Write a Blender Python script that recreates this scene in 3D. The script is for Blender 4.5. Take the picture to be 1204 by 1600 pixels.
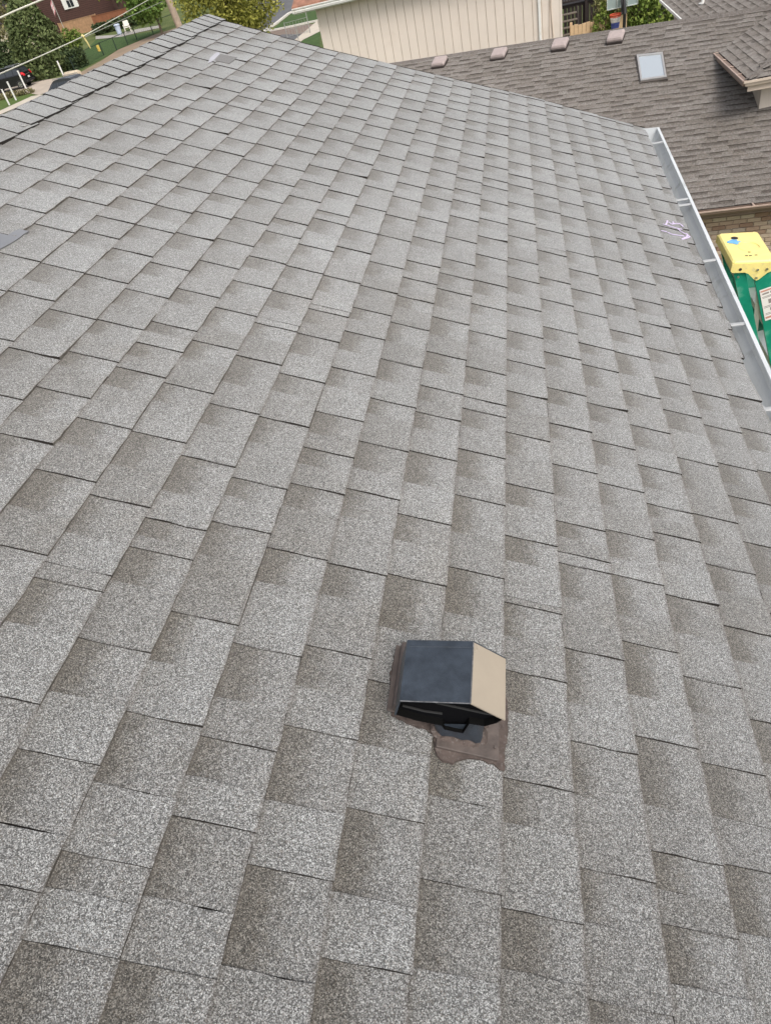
import bpy, math, random
import numpy as np
from mathutils import Matrix, Vector
random.seed(11); rng = np.random.default_rng(5)
SC = bpy.context.scene; COL = SC.collection
for _o in list(bpy.data.objects): bpy.data.objects.remove(_o)
# ---- surveyed numbers (metres; x down-slope, y along the ridge, z up; roof course = 0.143 m) ----
CAM_R = [[0.971042, 0.132453, -0.198831], [-0.054671, -0.686969, -0.724627], [-0.23257, 0.714513, -0.659835]]
CAM_P = [-0.0182, 0.0, 1.32767]
CAM_F = 1054.575
CUTS = {-15: [2.633], -14: [2.56, 2.759], -13: [2.216, 2.479, 2.68, 2.891], -12: [1.978, 2.254, 2.393, 2.597, 2.847], -11: [1.512, 1.739, 1.982, 2.191, 2.402, 3.061], -10: [1.381, 1.562, 1.748, 1.956, 2.162, 2.424, 2.64, 2.851, 3.061, 3.302], -9: [1.095, 1.303, 1.546, 1.685, 1.812, 2.263, 2.463, 2.677, 2.919, 3.13, 3.341], -8: [0.803, 0.847, 1.057, 1.302, 1.529, 1.768, 1.984, 2.185, 2.392, 2.633, 2.77, 3.034, 3.245, 3.455], -7: [0.462, 0.692, 0.937, 1.029, 1.259, 1.49, 1.747, 1.954, 1.99, 2.186, 2.392, 2.595, 2.868, 2.961, 3.211, 3.469], -6: [0.202, 0.325, 0.569, 0.799, 1.067, 1.226, 1.487, 1.713, 1.957, 2.129, 2.163, 2.394, 2.662, 2.866], -5: [0.202, 0.41, 0.437, 0.554, 0.76, 1.028, 1.256, 1.406, 1.574, 1.814, 2.045, 2.39, 2.607, 3.111, 3.348, 3.545], -4: [0.362, 0.611, 0.794, 1.025, 1.287, 1.49, 1.705, 1.933, 2.181, 2.388, 2.548, 2.706, 2.952, 3.188, 3.465, 3.625, 3.866], -3: [0.257, 0.486, 1.037, 1.242, 1.503, 1.694, 1.84, 2.051, 2.298, 2.53, 2.671, 2.814, 3.045, 3.3, 3.515, 3.673, 3.845, 4.042], -2: [0.397, 1.104, 1.367, 1.568, 1.775, 1.839, 2.021, 2.268, 2.48, 2.688, 2.945, 3.151, 3.366, 3.619, 3.834, 3.96, 4.176], -1: [0.379, 0.606, 0.849, 1.036, 1.055, 1.26, 1.467, 1.707, 1.937, 2.132, 2.342, 2.556, 2.806, 2.997, 3.251, 3.464, 3.688, 3.965, 4.133, 4.355], 0: [0.276, 0.472, 0.716, 0.945, 1.209, 1.247, 1.364, 1.608, 1.814, 2.02, 2.679, 2.884, 3.169, 3.223, 3.439, 3.708, 3.922, 4.141, 4.403], 1: [0.409, 0.53, 0.762, 1.005, 1.214, 1.378, 1.576, 1.78, 1.99, 2.237, 2.393], 2: [0.736, 0.946, 1.189, 1.417, 1.535, 1.713, 1.923, 2.13, 2.397, 2.569], 3: [1.341, 1.542, 1.805, 2.073, 2.282, 2.5, 2.711], 4: [1.672, 1.834, 2.043, 2.25, 2.523, 2.761], 5: [2.295, 2.57, 2.785]}
CHALK = [[(0.7565, 3.9835), (0.7742, 3.9848), (0.8035, 3.9778), (0.8301, 3.9796), (0.8617, 3.9848)], [(0.7916, 4.0594), (0.7829, 4.0287), (0.7714, 3.9936)], [(0.7967, 4.0381), (0.8112, 4.0208), (0.8224, 4.0338), (0.8463, 4.0556), (0.8655, 4.0631), (0.8734, 4.0521), (0.8775, 4.0331)], [(0.8266, 4.0669), (0.8224, 4.0338)], [(0.8365, 3.9786), (0.846, 3.9478), (0.864, 3.9283), (0.8804, 3.9235)], [(0.7267, 3.8709), (0.7532, 3.8755)], [(0.7646, 3.8676), (0.7822, 3.8587), (0.8184, 3.8698), (0.8524, 3.8793)], [(0.8803, 3.9287), (0.8855, 3.9114), (0.8908, 3.8942), (0.8628, 3.8554), (0.8332, 3.8236)], [(0.8805, 3.9132), (0.8722, 3.882), (0.8373, 3.8338)]]
TEAR = [(-1.9587, 2.022), (-1.9082, 2.0837), (-1.8806, 2.0856), (-1.8767, 2.1302), (-1.8699, 2.1422), (-1.8414, 2.1463), (-1.8442, 2.115), (-1.843, 2.0905), (-1.8455, 2.0463), (-1.855, 1.9855), (-1.8755, 1.8753)]
STRIP = [(-2.0618, 4.736), (-2.0755, 4.9079), (-2.0592, 4.9411), (-2.0385, 4.9039), (-2.0161, 4.6746), (-2.0259, 4.5934)]
DARKSH = [(-2.0385, 4.9039), (-1.9249, 4.9272), (-1.9221, 4.7256), (-2.0206, 4.7087)]
PATCH = {'driveway': [[-56.26, 72.39, -5.77], [-61.61, 80.09, -5.67], [-59.82, 82.64, -5.63], [-54.72, 80.04, -5.67], [-52.3, 80.17, -5.66], [-47.13, 78.01, -5.69], [-44.82, 76.88, -5.71], [-43.52, 73.12, -5.76], [-44.91, 69.07, -5.81], [-47.66, 71.88, -5.78], [-53.03, 74.72, -5.74]], 'walk': [[-44.91, 69.07, -5.81], [-45.97, 69.4, -5.81], [-46.75, 64.83, -5.87], [-46.71, 60.58, -5.93], [-45.6, 58.93, -5.95], [-45.35, 62.63, -5.9], [-43.51, 68.23, -5.82]], 'alley': [[-44.82, 76.88, -5.71], [-45.43, 79.1, -5.68], [-45.88, 89.69, -5.41], [-43.29, 94.74, -5.21], [-40.71, 95.95, -5.15], [-38.18, 94.87, -5.21], [-34.67, 85.01, -5.6], [-37.88, 83.33, -5.62], [-39.46, 70.53, -5.79], [-42.14, 70.25, -5.8]], 'lawn': [[-46.59, 80.11, -5.67], [-53.22, 95.42, -5.18], [-54.94, 102.36, -4.81], [-49.85, 99.59, -4.96], [-45.01, 97.92, -5.04], [-42.46, 97.57, -5.06], [-43.5, 95.26, -5.19], [-45.88, 89.69, -5.41]], 'patio': [[-55.22, 102.94, -4.78], [-56.64, 105.93, -4.62], [-52.16, 102.66, -4.79], [-48.88, 102.82, -4.78], [-44.98, 101.29, -4.87], [-44.13, 99.12, -4.98], [-47.26, 99.62, -4.95], [-49.85, 99.59, -4.96]], 'frontlawn': [[-45.6, 58.93, -5.95], [-50.42, 66.08, -5.85], [-50.95, 71.44, -5.78], [-49.79, 72.03, -5.77], [-47.66, 71.88, -5.78], [-45.82, 69.75, -5.8], [-46.27, 64.08, -5.88]], 'road': [[-25.71, 75.32, -5.73], [-31.2, 98.14, -5.03], [-31.12, 107.69, -4.52], [-23.55, 102.76, -4.79], [-21.27, 91.29, -5.35], [-23.15, 85.19, -5.59], [-23.54, 85.61, -5.58], [-23.78, 75.97, -5.72], [-21.13, 70.37, -5.8]], 'verge': [[-23.01, 76.04, -5.72], [-23.25, 85.3, -5.59], [-20.33, 86.67, -5.53], [-17.76, 74.3, -5.74], [-19.19, 75.38, -5.73], [-22.89, 75.59, -5.73]], 'drive2': [[-22.96, 75.35, -5.73], [-19.03, 74.39, -5.74], [-18.23, 73.6, -5.75], [-18.3, 67.31, -5.84], [-20.73, 68.83, -5.82]], 'asphalt2': [[-21.13, 70.37, -5.8], [-20.85, 71.64, -5.78], [-18.27, 68.91, -5.81], [-18.03, 65.44, -5.86]], 'path2': [[-18.41, 65.84, -5.86], [-18.27, 68.91, -5.81], [-18.19, 75.14, -5.73], [-16.45, 67.99, -5.83], [-17.38, 65.52, -5.86], [-17.49, 63.87, -5.88]], 'grass2': [[-17.43, 64.3, -5.88], [-17.32, 66.78, -5.84], [-16.6, 68.72, -5.82], [-13.9, 55.77, -5.99]]}
KERB = [[-23.8, 73.25, -5.76], [-23.78, 75.97, -5.72], [-23.52, 80.26, -5.66], [-23.54, 85.61, -5.58], [-23.08, 86.41, -5.54], [-20.33, 86.67, -5.53]]
KERB2 = [[-23.15, 75.56, -5.73], [-21.09, 75.08, -5.73], [-18.96, 74.95, -5.73], [-17.85, 74.73, -5.74]]
PT = {'suv_rear_wheel': [-52.93, 77.79, -5.7], 'suv_rear': [-50.32, 77.06, -5.71], 'suv_front': [-60.46, 76.6, -5.71], 'post0': [-46.84, 77.76, -5.7], 'post1': [-49.32, 74.17, -5.74], 'post2': [-47.62, 69.22, -5.81], 'post3': [-47.71, 67.02, -5.84], 'stone': [-45.29, 76.45, -5.71], 'pole': [-38.49, 91.78, -5.33], 'tree1': [-40.66, 91.58, -5.34], 'shrub': [-48.33, 78.18, -5.69], 'spruce': [-70.02, 101.7, -4.84], 'ybush': [-49.24, 86.02, -5.56], 'chair': [-49.86, 102.67, -4.79], 'bin': [-51.39, 102.67, -4.79], 'f0': [-46.88, 80.37, -5.66], 'f1': [-46.92, 87.87, -5.49], 'f2': [-45.99, 89.17, -5.43], 'f3': [-45.42, 91.14, -5.35], 'f4': [-45.49, 94.12, -5.24], 'f5': [-43.5, 95.26, -5.19], 'wf0': [-66.55, 113.33, -4.18], 'wf1': [-58.13, 109.08, -4.45], 'wf2': [-51.47, 106.67, -4.58], 'bush2': [-60.84, 91.69, -5.33], 'sign': [-50.33, 94.54, -5.22], 'cf1': [-17.43, 68.53, -5.82], 'cf0': [-17.75, 66.19, -5.85]}

E = 0.143; AL = 0.41134168; CA, SA = math.cos(AL), math.sin(AL)

# ---------------------------------------------------------------- camera
cam = bpy.data.cameras.new('camera'); cam_o = bpy.data.objects.new('camera', cam); COL.objects.link(cam_o)
_r, _d, _f = [Vector(v) for v in CAM_R]
M4 = Matrix.Identity(4)
for i in range(3):
    M4[i][0] = _r[i]; M4[i][1] = -_d[i]; M4[i][2] = -_f[i]; M4[i][3] = CAM_P[i]
cam_o.matrix_world = M4
cam.sensor_fit = 'VERTICAL'; cam.sensor_height = 36; cam.sensor_width = 27
cam.lens = CAM_F/1600*36; cam.clip_start = 0.05; cam.clip_end = 2000
SC.camera = cam_o
# ---------------------------------------------------------------- light
SUN_EL, SUN_AZ = math.radians(53), math.radians(142)      # azimuth from +y towards +x
W = bpy.data.worlds.new('World'); SC.world = W; W.use_nodes = True
nt = W.node_tree; nt.nodes.clear()
sky = nt.nodes.new('ShaderNodeTexSky'); sky.sky_type = 'NISHITA'; sky.sun_disc = False
sky.sun_elevation = SUN_EL; sky.sun_rotation = SUN_AZ; sky.air_density = 1.0; sky.dust_density = 4.0; sky.ozone_density = 1.0
hs = nt.nodes.new('ShaderNodeHueSaturation'); hs.inputs['Saturation'].default_value = 0.38    # thin overcast: a greyer sky
bg = nt.nodes.new('ShaderNodeBackground'); bg.inputs['Strength'].default_value = 0.13
wo = nt.nodes.new('ShaderNodeOutputWorld')
nt.links.new(sky.outputs[0], hs.inputs['Color']); nt.links.new(hs.outputs[0], bg.inputs[0]); nt.links.new(bg.outputs[0], wo.inputs[0])
sun = bpy.data.lights.new('sun', 'SUN'); sun.energy = 1.3; sun.angle = math.radians(28); sun.color = (1, .95, .88)
sun_o = bpy.data.objects.new('sun', sun); COL.objects.link(sun_o)
_sd = Vector((math.sin(SUN_AZ)*math.cos(SUN_EL), math.cos(SUN_AZ)*math.cos(SUN_EL), math.sin(SUN_EL)))
sun_o.rotation_euler = _sd.to_track_quat('Z', 'Y').to_euler()
SC.view_settings.view_transform = 'Standard'; SC.view_settings.look = 'None'; SC.view_settings.gamma = 1
SC.view_settings.use_curve_mapping = False; SC.view_settings.exposure = 0.55
SC.render.engine = 'CYCLES'

# ---------------------------------------------------------------- helpers
ORG = {}
def V(*a): return Vector(a)
def nrm(v): return Vector(v).normalized()
def tag(o, label=None, cat=None, group=None, kind=None):
    if label: o['label'] = label
    if cat: o['category'] = cat
    if group: o['group'] = group
    if kind: o['kind'] = kind
    return o
def thing(name, label, cat, loc, group=None):
    o = bpy.data.objects.new(name, None); COL.objects.link(o); o.location = loc; o.empty_display_size = .2
    ORG[o.name] = Vector(loc); return tag(o, label, cat, group)
class MB:
    """collects world-space geometry, then links it as one mesh object"""
    def __init__(s): s.v = []; s.f = []; s.m = []; s.c = []; s.col = (1, 0, .5, .5); s.mi = 0
    def vert(s, p, c=None): s.v.append(tuple(p)); s.c.append(c or s.col); return len(s.v)-1
    def face(s, idx): s.f.append(tuple(idx)); s.m.append(s.mi)
    def poly(s, pts, c=None): s.face([s.vert(p, c) for p in pts]); return s
    def box(s, c, size, rot=None):
        c = Vector(c); hx, hy, hz = [a/2 for a in size]; R = rot or Matrix.Identity(3)
        i = [s.vert(c + R @ Vector((x*hx, y*hy, z*hz))) for x in (-1, 1) for y in (-1, 1) for z in (-1, 1)]
        for q in ((0,1,3,2), (4,6,7,5), (0,4,5,1), (2,3,7,6), (0,2,6,4), (1,5,7,3)): s.face([i[k] for k in q])
        return s
    def bbox(s, c, size, b, rot=None):
        """box with chamfered edges"""
        c = Vector(c); R = rot or Matrix.Identity(3); h = [a/2 for a in size]; b = min(b, min(h)*.9)
        def P(x, y, z): return c + R @ Vector((x, y, z))
        idx = {}
        for ax in range(3):
            for sg in (-1, 1):
                o = [a for a in range(3) if a != ax]; ids = []
                for (p, q) in ((-1,-1), (1,-1), (1,1), (-1,1)):
                    t = [0,0,0]; t[ax] = sg*h[ax]; t[o[0]] = p*(h[o[0]]-b); t[o[1]] = q*(h[o[1]]-b)
                    k = s.vert(P(*t)); ids.append(k); key = [0,0,0]; key[ax]=sg; key[o[0]]=p; key[o[1]]=q; idx[(ax, tuple(key))] = k
                s.face(ids)
        for a in range(3):
            for bb in range(a+1, 3):
                cax = 3-a-bb
                for p in (-1,1):
                    for q in (-1,1):
                        k1 = [0,0,0]; k1[a]=p; k1[bb]=q; k1[cax]=-1; k2 = list(k1); k2[cax]=1
                        s.face([idx[(a,tuple(k1))], idx[(a,tuple(k2))], idx[(bb,tuple(k2))], idx[(bb,tuple(k1))]])
        for p in (-1,1):
            for q in (-1,1):
                for r in (-1,1): s.face([idx[(0,(p,q,r))], idx[(1,(p,q,r))], idx[(2,(p,q,r))]])
        return s
    def prism(s, poly, d):
        d = Vector(d); a = [s.vert(p) for p in poly]; b = [s.vert(Vector(p)+d) for p in poly]; n = len(a)
        s.face(a[::-1]); s.face(b)
        for i in range(n): s.face((a[i], a[(i+1)%n], b[(i+1)%n], b[i]))
        return s
    def tube(s, pts, r, n=8, cap=True):
        pts = [Vector(p) for p in pts]; rings = []
        rr = r if isinstance(r, (list, tuple)) else [r]*len(pts)
        for i, p in enumerate(pts):
            t = (pts[min(i+1, len(pts)-1)]-pts[max(i-1, 0)]).normalized()
            a = t.cross(Vector((0,0,1)) if abs(t.z) < .9 else Vector((1,0,0))).normalized(); b = t.cross(a)
            rings.append([s.vert(p + (a*math.cos(2*math.pi*k/n)+b*math.sin(2*math.pi*k/n))*rr[i]) for k in range(n)])
        for i in range(len(rings)-1):
            for k in range(n): s.face((rings[i][k], rings[i][(k+1)%n], rings[i+1][(k+1)%n], rings[i+1][k]))
        if cap: s.face(rings[0][::-1]); s.face(rings[-1])
        return s
    def sweep(s, prof, path, up=(0,0,1), cap=True):
        """profile [(right,up)] along a straight-ish path"""
        path = [Vector(p) for p in path]; rings = []
        for i, p in enumerate(path):
            t = (path[min(i+1, len(path)-1)]-path[max(i-1, 0)]).normalized(); r = t.cross(Vector(up)).normalized(); u = r.cross(t)
            rings.append([s.vert(p+r*a+u*b) for a, b in prof])
        n = len(prof)
        for i in range(len(rings)-1):
            for k in range(n): s.face((rings[i][k], rings[i][(k+1)%n], rings[i+1][(k+1)%n], rings[i+1][k]))
        if cap: s.face(rings[0][::-1]); s.face(rings[-1])
        return s
    def build(s, name, mats, parent=None, smooth=False, kind=None, label=None):
        me = bpy.data.meshes.new(name); org = ORG.get(parent.name, Vector((0,0,0))) if parent else Vector((0,0,0))
        v = np.array(s.v, dtype=float) - np.array(org)
        me.from_pydata(v.tolist(), [], s.f)
        for m in (mats if isinstance(mats, (list, tuple)) else [mats]): me.materials.append(m)
        me.polygons.foreach_set('material_index', s.m)
        if smooth: me.polygons.foreach_set('use_smooth', [True]*len(s.f))
        at = me.color_attributes.new('tone', 'FLOAT_COLOR', 'POINT'); at.data.foreach_set('color', np.array(s.c, dtype=np.float32).ravel())
        me.update()
        o = bpy.data.objects.new(name, me); COL.objects.link(o)
        if parent: o.parent = parent; ORG[o.name] = org
        if kind: o['kind'] = kind
        if label: o['label'] = label
        return o
def dup(o, loc=None, parent=None):
    c = o.copy(); COL.objects.link(c)
    if loc is not None: c.location = loc
    if parent: c.parent = parent
    for ch in list(o.children): dup(ch, None, c)
    return c
def rotz(a): return Matrix.Rotation(a, 3, 'Z')
def proj(p):
    d = np.array(p)-np.array(CAM_P); c = np.array(CAM_R) @ d
    return (602+CAM_F*c[0]/c[2], 800+CAM_F*c[1]/c[2], c[2])
def poly_area(q): return .5*abs(sum(q[i][0]*q[(i+1)%len(q)][1]-q[(i+1)%len(q)][0]*q[i][1] for i in range(len(q))))

# ---------------------------------------------------------------- materials
MATS = {}
class NT:
    def __init__(s, name):
        s.m = bpy.data.materials.new(name); s.m.use_nodes = True; s.t = s.m.node_tree; s.t.nodes.clear()
        s.b = s.add('ShaderNodeBsdfPrincipled'); o = s.add('ShaderNodeOutputMaterial'); s.link(s.b.outputs[0], o.inputs[0]); MATS[name] = s.m
    def add(s, k, **kw):
        n = s.t.nodes.new(k)
        for a, v in kw.items(): setattr(n, a, v)
        return n
    def link(s, a, b): s.t.links.new(a, b)
    def noise(s, scale, detail=2, rough=.5, co=None, dist=0):
        n = s.add('ShaderNodeTexNoise'); n.inputs['Scale'].default_value = scale; n.inputs['Detail'].default_value = detail; n.inputs['Roughness'].default_value = rough; n.inputs['Distortion'].default_value = dist
        s.link(co or s.pos(), n.inputs['Vector']); return n.outputs['Fac']
    def pos(s):
        if not hasattr(s, '_p'): s._p = s.add('ShaderNodeNewGeometry').outputs['Position']
        return s._p
    def ramp(s, fac, stops, interp='LINEAR'):
        r = s.add('ShaderNodeValToRGB'); r.color_ramp.interpolation = interp; e = r.color_ramp.elements
        while len(e) < len(stops): e.new(.5)
        for x, (p, c) in zip(e, stops): x.position = p; x.color = (c[0], c[1], c[2], 1) if not isinstance(c, (int, float)) else (c, c, c, 1)
        s.link(fac, r.inputs[0]); return r.outputs[0]
    def math(s, op, a, b=None, clamp=False):
        n = s.add('ShaderNodeMath', operation=op, use_clamp=clamp)
        for i, x in enumerate((a, b)):
            if x is None: continue
            if isinstance(x, (int, float)): n.inputs[i].default_value = x
            else: s.link(x, n.inputs[i])
        return n.outputs[0]
    def mapr(s, x, a, b, c=0., d=1.):
        n = s.add('ShaderNodeMapRange', interpolation_type='SMOOTHSTEP'); s.link(x, n.inputs[0])
        for i, q in enumerate((a, b, c, d)): n.inputs[i+1].default_value = q
        return n.outputs[0]
    def mix(s, fac, a, b, mode='MIX'):
        n = s.add('ShaderNodeMix', data_type='RGBA', blend_type=mode)
        for k, x in ((0, fac), (6, a), (7, b)):
            if isinstance(x, (int, float)): n.inputs[k].default_value = x if k == 0 else (x, x, x, 1)
            elif isinstance(x, tuple): n.inputs[k].default_value = (*x, 1)
            else: s.link(x, n.inputs[k])
        return n.outputs[2]
    def attr(s):
        if not hasattr(s, '_a'):
            a = s.add('ShaderNodeAttribute', attribute_name='tone'); sp = s.add('ShaderNodeSeparateColor'); s.link(a.outputs['Color'], sp.inputs[0])
            s._a = (sp.outputs[0], sp.outputs[1], sp.outputs[2], a.outputs['Alpha'])
        return s._a
    def bump(s, h, strength=.3, dist=.01):
        n = s.add('ShaderNodeBump'); n.inputs['Strength'].default_value = strength; n.inputs['Distance'].default_value = dist
        s.link(h, n.inputs['Height']); s.link(n.outputs[0], s.b.inputs['Normal'])
    def set(s, **kw):
        for k, v in kw.items():
            k = {'rough': 'Roughness', 'metal': 'Metallic', 'spec': 'Specular IOR Level', 'coat': 'Coat Weight', 'coatr': 'Coat Roughness', 'ior': 'IOR', 'trans': 'Transmission Weight', 'color': 'Base Color', 'sss': 'Subsurface Weight', 'sheen': 'Sheen Weight', 'sheenr': 'Sheen Roughness', 'drough': 'Diffuse Roughness'}[k]
            if isinstance(v, tuple): v = (*v, 1)
            if hasattr(v, 'is_linked'): s.link(v, s.b.inputs[k])
            else: s.b.inputs[k].default_value = v
        return s
def worn(name, c, rough=.6, metal=0., var=.18, scale=6, spec=.4, dirt=None, dscale=2.5, grain=0):
    """a base colour with blotchy variation, optional dirt patches"""
    n = NT(name); f = n.noise(scale, 5, .6)
    lo = tuple(x*(1-var) for x in c); hi = tuple(min(1, x*(1+var)) for x in c)
    col = n.ramp(f, [(.3, lo), (.7, hi)])
    if dirt: col = n.mix(n.mapr(n.noise(dscale, 6, .65), .52, .7), col, dirt)
    n.set(color=col, rough=n.mapr(f, .2, .8, rough*.85, min(1, rough*1.15)), metal=metal, spec=spec)
    if grain: n.bump(n.noise(grain, 3), .25, .004)
    return n.m
def shingle_mat(name, ramp_, band, light, gran, warm, edge_c, sheen=.0):
    n = NT(name); v, val, r1, r2 = n.attr()
    vo = n.add('ShaderNodeTexVoronoi'); vo.inputs['Scale'].default_value = gran; n.link(n.pos(), vo.inputs['Vector'])
    sp = n.add('ShaderNodeSeparateColor'); n.link(vo.outputs['Color'], sp.inputs[0])
    g = n.math('ADD', n.math('MULTIPLY', sp.outputs[0], .70), n.math('MULTIPLY', n.noise(gran*.8, 1), .32))
    col = n.ramp(g, ramp_)
    col = n.mix(n.math('MULTIPLY', n.math('GREATER_THAN', sp.outputs[1], .92), .4), col, warm)
    # printed shadow band on the upper part of each valley, ragged lower edge
    wob = n.math('ADD', v, n.math('MULTIPLY', n.math('SUBTRACT', n.noise(55, 4, .7), .5), .75))
    lim = n.math('ADD', .20, n.math('MULTIPLY', r2, .34))
    bandf = n.math('MULTIPLY', n.math('SUBTRACT', 1.0, n.mapr(n.math('SUBTRACT', wob, lim), -.24, .26)), n.math('MULTIPLY', val, n.math('ADD', .55, n.math('MULTIPLY', r1, .6))))
    # tone of the blend drop, patchy within a piece
    t = n.math('ADD', n.math('MULTIPLY', r1, .5), n.math('MULTIPLY', n.noise(13, 3), .5))
    col = n.mix(1., col, n.ramp(t, [(.2, tuple(x*light[0] for x in (1, .985, .96))), (.5, (light[1],)*3), (.85, tuple(x*light[2] for x in (.985, 1, 1.01)))]), 'MULTIPLY')
    col = n.mix(bandf, col, n.mix(1., col, band, 'MULTIPLY'))
    col = n.mix(1., col, n.ramp(n.noise(gran*.2, 3, .7), [(.3, (.89, .885, .88)), (.7, (1.1, 1.1, 1.1))]), 'MULTIPLY')
    # large weathering and dirt lines by the butts
    w = n.noise(1.1, 4, .6)
    col = n.mix(1., col, n.ramp(w, [(.25, (.86, .85, .83)), (.75, (1.1, 1.1, 1.1))]), 'MULTIPLY')
    col = n.mix(1., col, n.ramp(n.math('ADD', v, n.math('MULTIPLY', n.math('SUBTRACT', n.noise(20, 3), .5), .5)), [(.0, (.87, .855, .835)), (.55, (1.0, 1.0, 1.0)), (1., (1.07, 1.07, 1.07))]), 'MULTIPLY')
    st = n.mapr(n.noise(2.7, 6, .7, dist=.6), .50, .74)
    col = n.mix(n.math('MULTIPLY', st, .35), col, n.mix(1., col, (.94, .88, .80), 'MULTIPLY'))
    sc = n.mapr(n.noise(7.3, 5, .75, dist=1.2), .60, .72)
    col = n.mix(n.math('MULTIPLY', sc, .35), col, n.mix(1., col, (1.28, 1.27, 1.25), 'MULTIPLY'))
    edge = n.math('MULTIPLY', n.mapr(n.math('ADD', v, n.math('MULTIPLY', n.noise(60, 2), .06)), .965, 1.03), .3)
    col = n.mix(edge, col, edge_c)
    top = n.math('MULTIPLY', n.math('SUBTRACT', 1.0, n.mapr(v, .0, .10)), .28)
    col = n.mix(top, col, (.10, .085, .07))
    n.set(color=col, rough=.92, spec=.25, sheen=sheen, sheenr=.5, drough=1.0)
    n.bump(g, .45, .0022)
    return n.m
shingle_mat('grey_granules', [(0, (.036, .036, .034)), (.25, (.074, .0742, .073)), (.45, (.143, .1435, .142)), (.6, (.222, .2235, .222)), (.78, (.378, .382, .380)), (1, (.71, .72, .72))], (.61, .57, .515), (.83, .985, 1.15), 640, (.22, .185, .15), (.13, .108, .092), .48)
shingle_mat('brown_granules', [(0, (.10, .088, .08)), (.35, (.158, .144, .132)), (.55, (.202, .186, .171)), (.75, (.25, .232, .215)), (1, (.32, .30, .28))], (.52, .50, .49), (.86, .98, 1.14), 90, (.26, .18, .15), (.07, .055, .05))
worn('asphalt_edge', (.035, .031, .028), .95, spec=.1)
worn('butt_edge', (.25, .225, .20), .95, var=.4, scale=90, spec=.1)
worn('white_strip', (.44, .435, .47), .5, var=.06, scale=40)
worn('bare_metal', (.36, .36, .37), .38, metal=.6, var=.12, scale=5)
worn('dark_patch', (.19, .185, .18), .9, var=.5, scale=240)
n = NT('chalk'); n.set(color=n.ramp(n.noise(190, 3, .7), [(.34, (.28, .27, .28)), (.43, (.62, .52, .74)), (.6, (.76, .65, .88))]), rough=.9)
worn('gutter_white', (.63, .65, .66), .45, var=.06, scale=3, dirt=(.50, .52, .52), dscale=4)
worn('hanger_grey', (.42, .43, .43), .5, var=.1, scale=20)
worn('gutter_pan', (.54, .555, .56), .55, var=.07, scale=2.2, dirt=(.40, .41, .40), dscale=7)
worn('vent_paint', (.032, .041, .054), .36, var=.35, scale=30, spec=.55, grain=500)
worn('edge_wear', (.17, .17, .175), .5, metal=.3, var=.5, scale=90)
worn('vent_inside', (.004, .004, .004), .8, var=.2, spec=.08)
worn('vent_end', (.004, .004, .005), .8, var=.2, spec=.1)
worn('vent_glare_tan', (.36, .305, .24), .3, var=.06, scale=14, spec=.5)  # grazing reflection of the roof on black paint, put into the base colour
worn('sealant', (.088, .068, .060), .85, var=.35, scale=60, spec=.3, grain=260, dirt=(.15, .13, .12), dscale=150)
worn('flashing_brown', (.10, .08, .071), .6, var=.25, scale=40, grain=150)
worn('ladder_yellow', (.87, .73, .26), .45, var=.08, scale=12, dirt=(.70, .60, .28), dscale=26)
worn('ladder_green', (.006, .235, .145), .4, var=.2, scale=9, dirt=(.12, .34, .25), dscale=9)
worn('aluminium', (.62, .62, .60), .4, metal=.75, var=.12, scale=7)
worn('bolt_steel', (.6, .58, .54), .3, metal=.9)
worn('hole_dark', (.03, .025, .02), .8)
worn('blue_paint', (.16, .42, .74), .6, var=.2, scale=60)
worn('sticker', (.80, .77, .73), .5, var=.04)
worn('sticker_print', (.30, .26, .25), .6)
worn('sticker_red', (.60, .30, .24), .6)
worn('siding_beige', (.74, .65, .565), .7, var=.04, scale=1.2, dirt=(.70, .605, .515), dscale=.9)
worn('groove_tan', (.50, .42, .34), .8, var=.1)
worn('trim_white', (.78, .77, .73), .45, var=.05, scale=2, dirt=(.64, .60, .52), dscale=2)
worn('trim_cream', (.60, .50, .41), .6, var=.08)
worn('gutter_brown', (.22, .155, .12), .5, var=.1)
worn('lip_brown', (.44, .33, .27), .45, var=.1)
n = NT('brick_face'); _,_,r1,r2 = n.attr()
c = n.ramp(r1, [(0, (.36, .23, .165)), (.3, (.50, .35, .26)), (.55, (.60, .46, .345)), (.8, (.66, .54, .42)), (1, (.46, .385, .32))])
c = n.mix(n.math('MULTIPLY', n.noise(30, 5, .7), .7), c, n.mix(1., c, (.62, .58, .55), 'MULTIPLY')); n.set(color=c, rough=.9, spec=.2); n.bump(n.noise(90, 4), .5, .006)
worn('mortar', (.54, .45, .37), .95, var=.15, scale=15)
worn('box_vent_pink', (.40, .33, .31), .45, var=.12, scale=14)
worn('box_vent_base', (.055, .043, .039), .7, var=.2)
n = NT('skylight_glass'); n.set(color=(.64, .69, .72), rough=.10, metal=.5, spec=.8)
worn('skylight_frame', (.50, .48, .46), .35, metal=.5, var=.1)
worn('skylight_dark', (.10, .085, .075), .5)
worn('red_siding', (.085, .042, .034), .75, var=.15, scale=3)
worn('orange_roof', (.30, .15, .10), .85, var=.3, scale=6)
worn('wood_light', (.42, .25, .14), .75, var=.2, scale=3)
worn('wood_red', (.30, .12, .06), .75, var=.2, scale=3)
worn('wood_tan', (.58, .41, .25), .75, var=.14, scale=4)
worn('wood_dark', (.035, .026, .024), .75, var=.2, scale=4)
worn('wood_step', (.15, .125, .10), .8, var=.2, scale=4)
worn('white_paint', (.80, .79, .75), .5, var=.05)
worn('plastic_white', (.82, .78, .70), .4, var=.03)
worn('plastic_bluegrey', (.50, .56, .68), .5, var=.06)
worn('glass_dark', (.03, .035, .04), .08, var=.1, spec=.8)
worn('car_black', (.012, .012, .014), .18, var=.1, spec=.7)
worn('car_grey', (.05, .052, .06), .3, var=.1, spec=.6)
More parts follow.
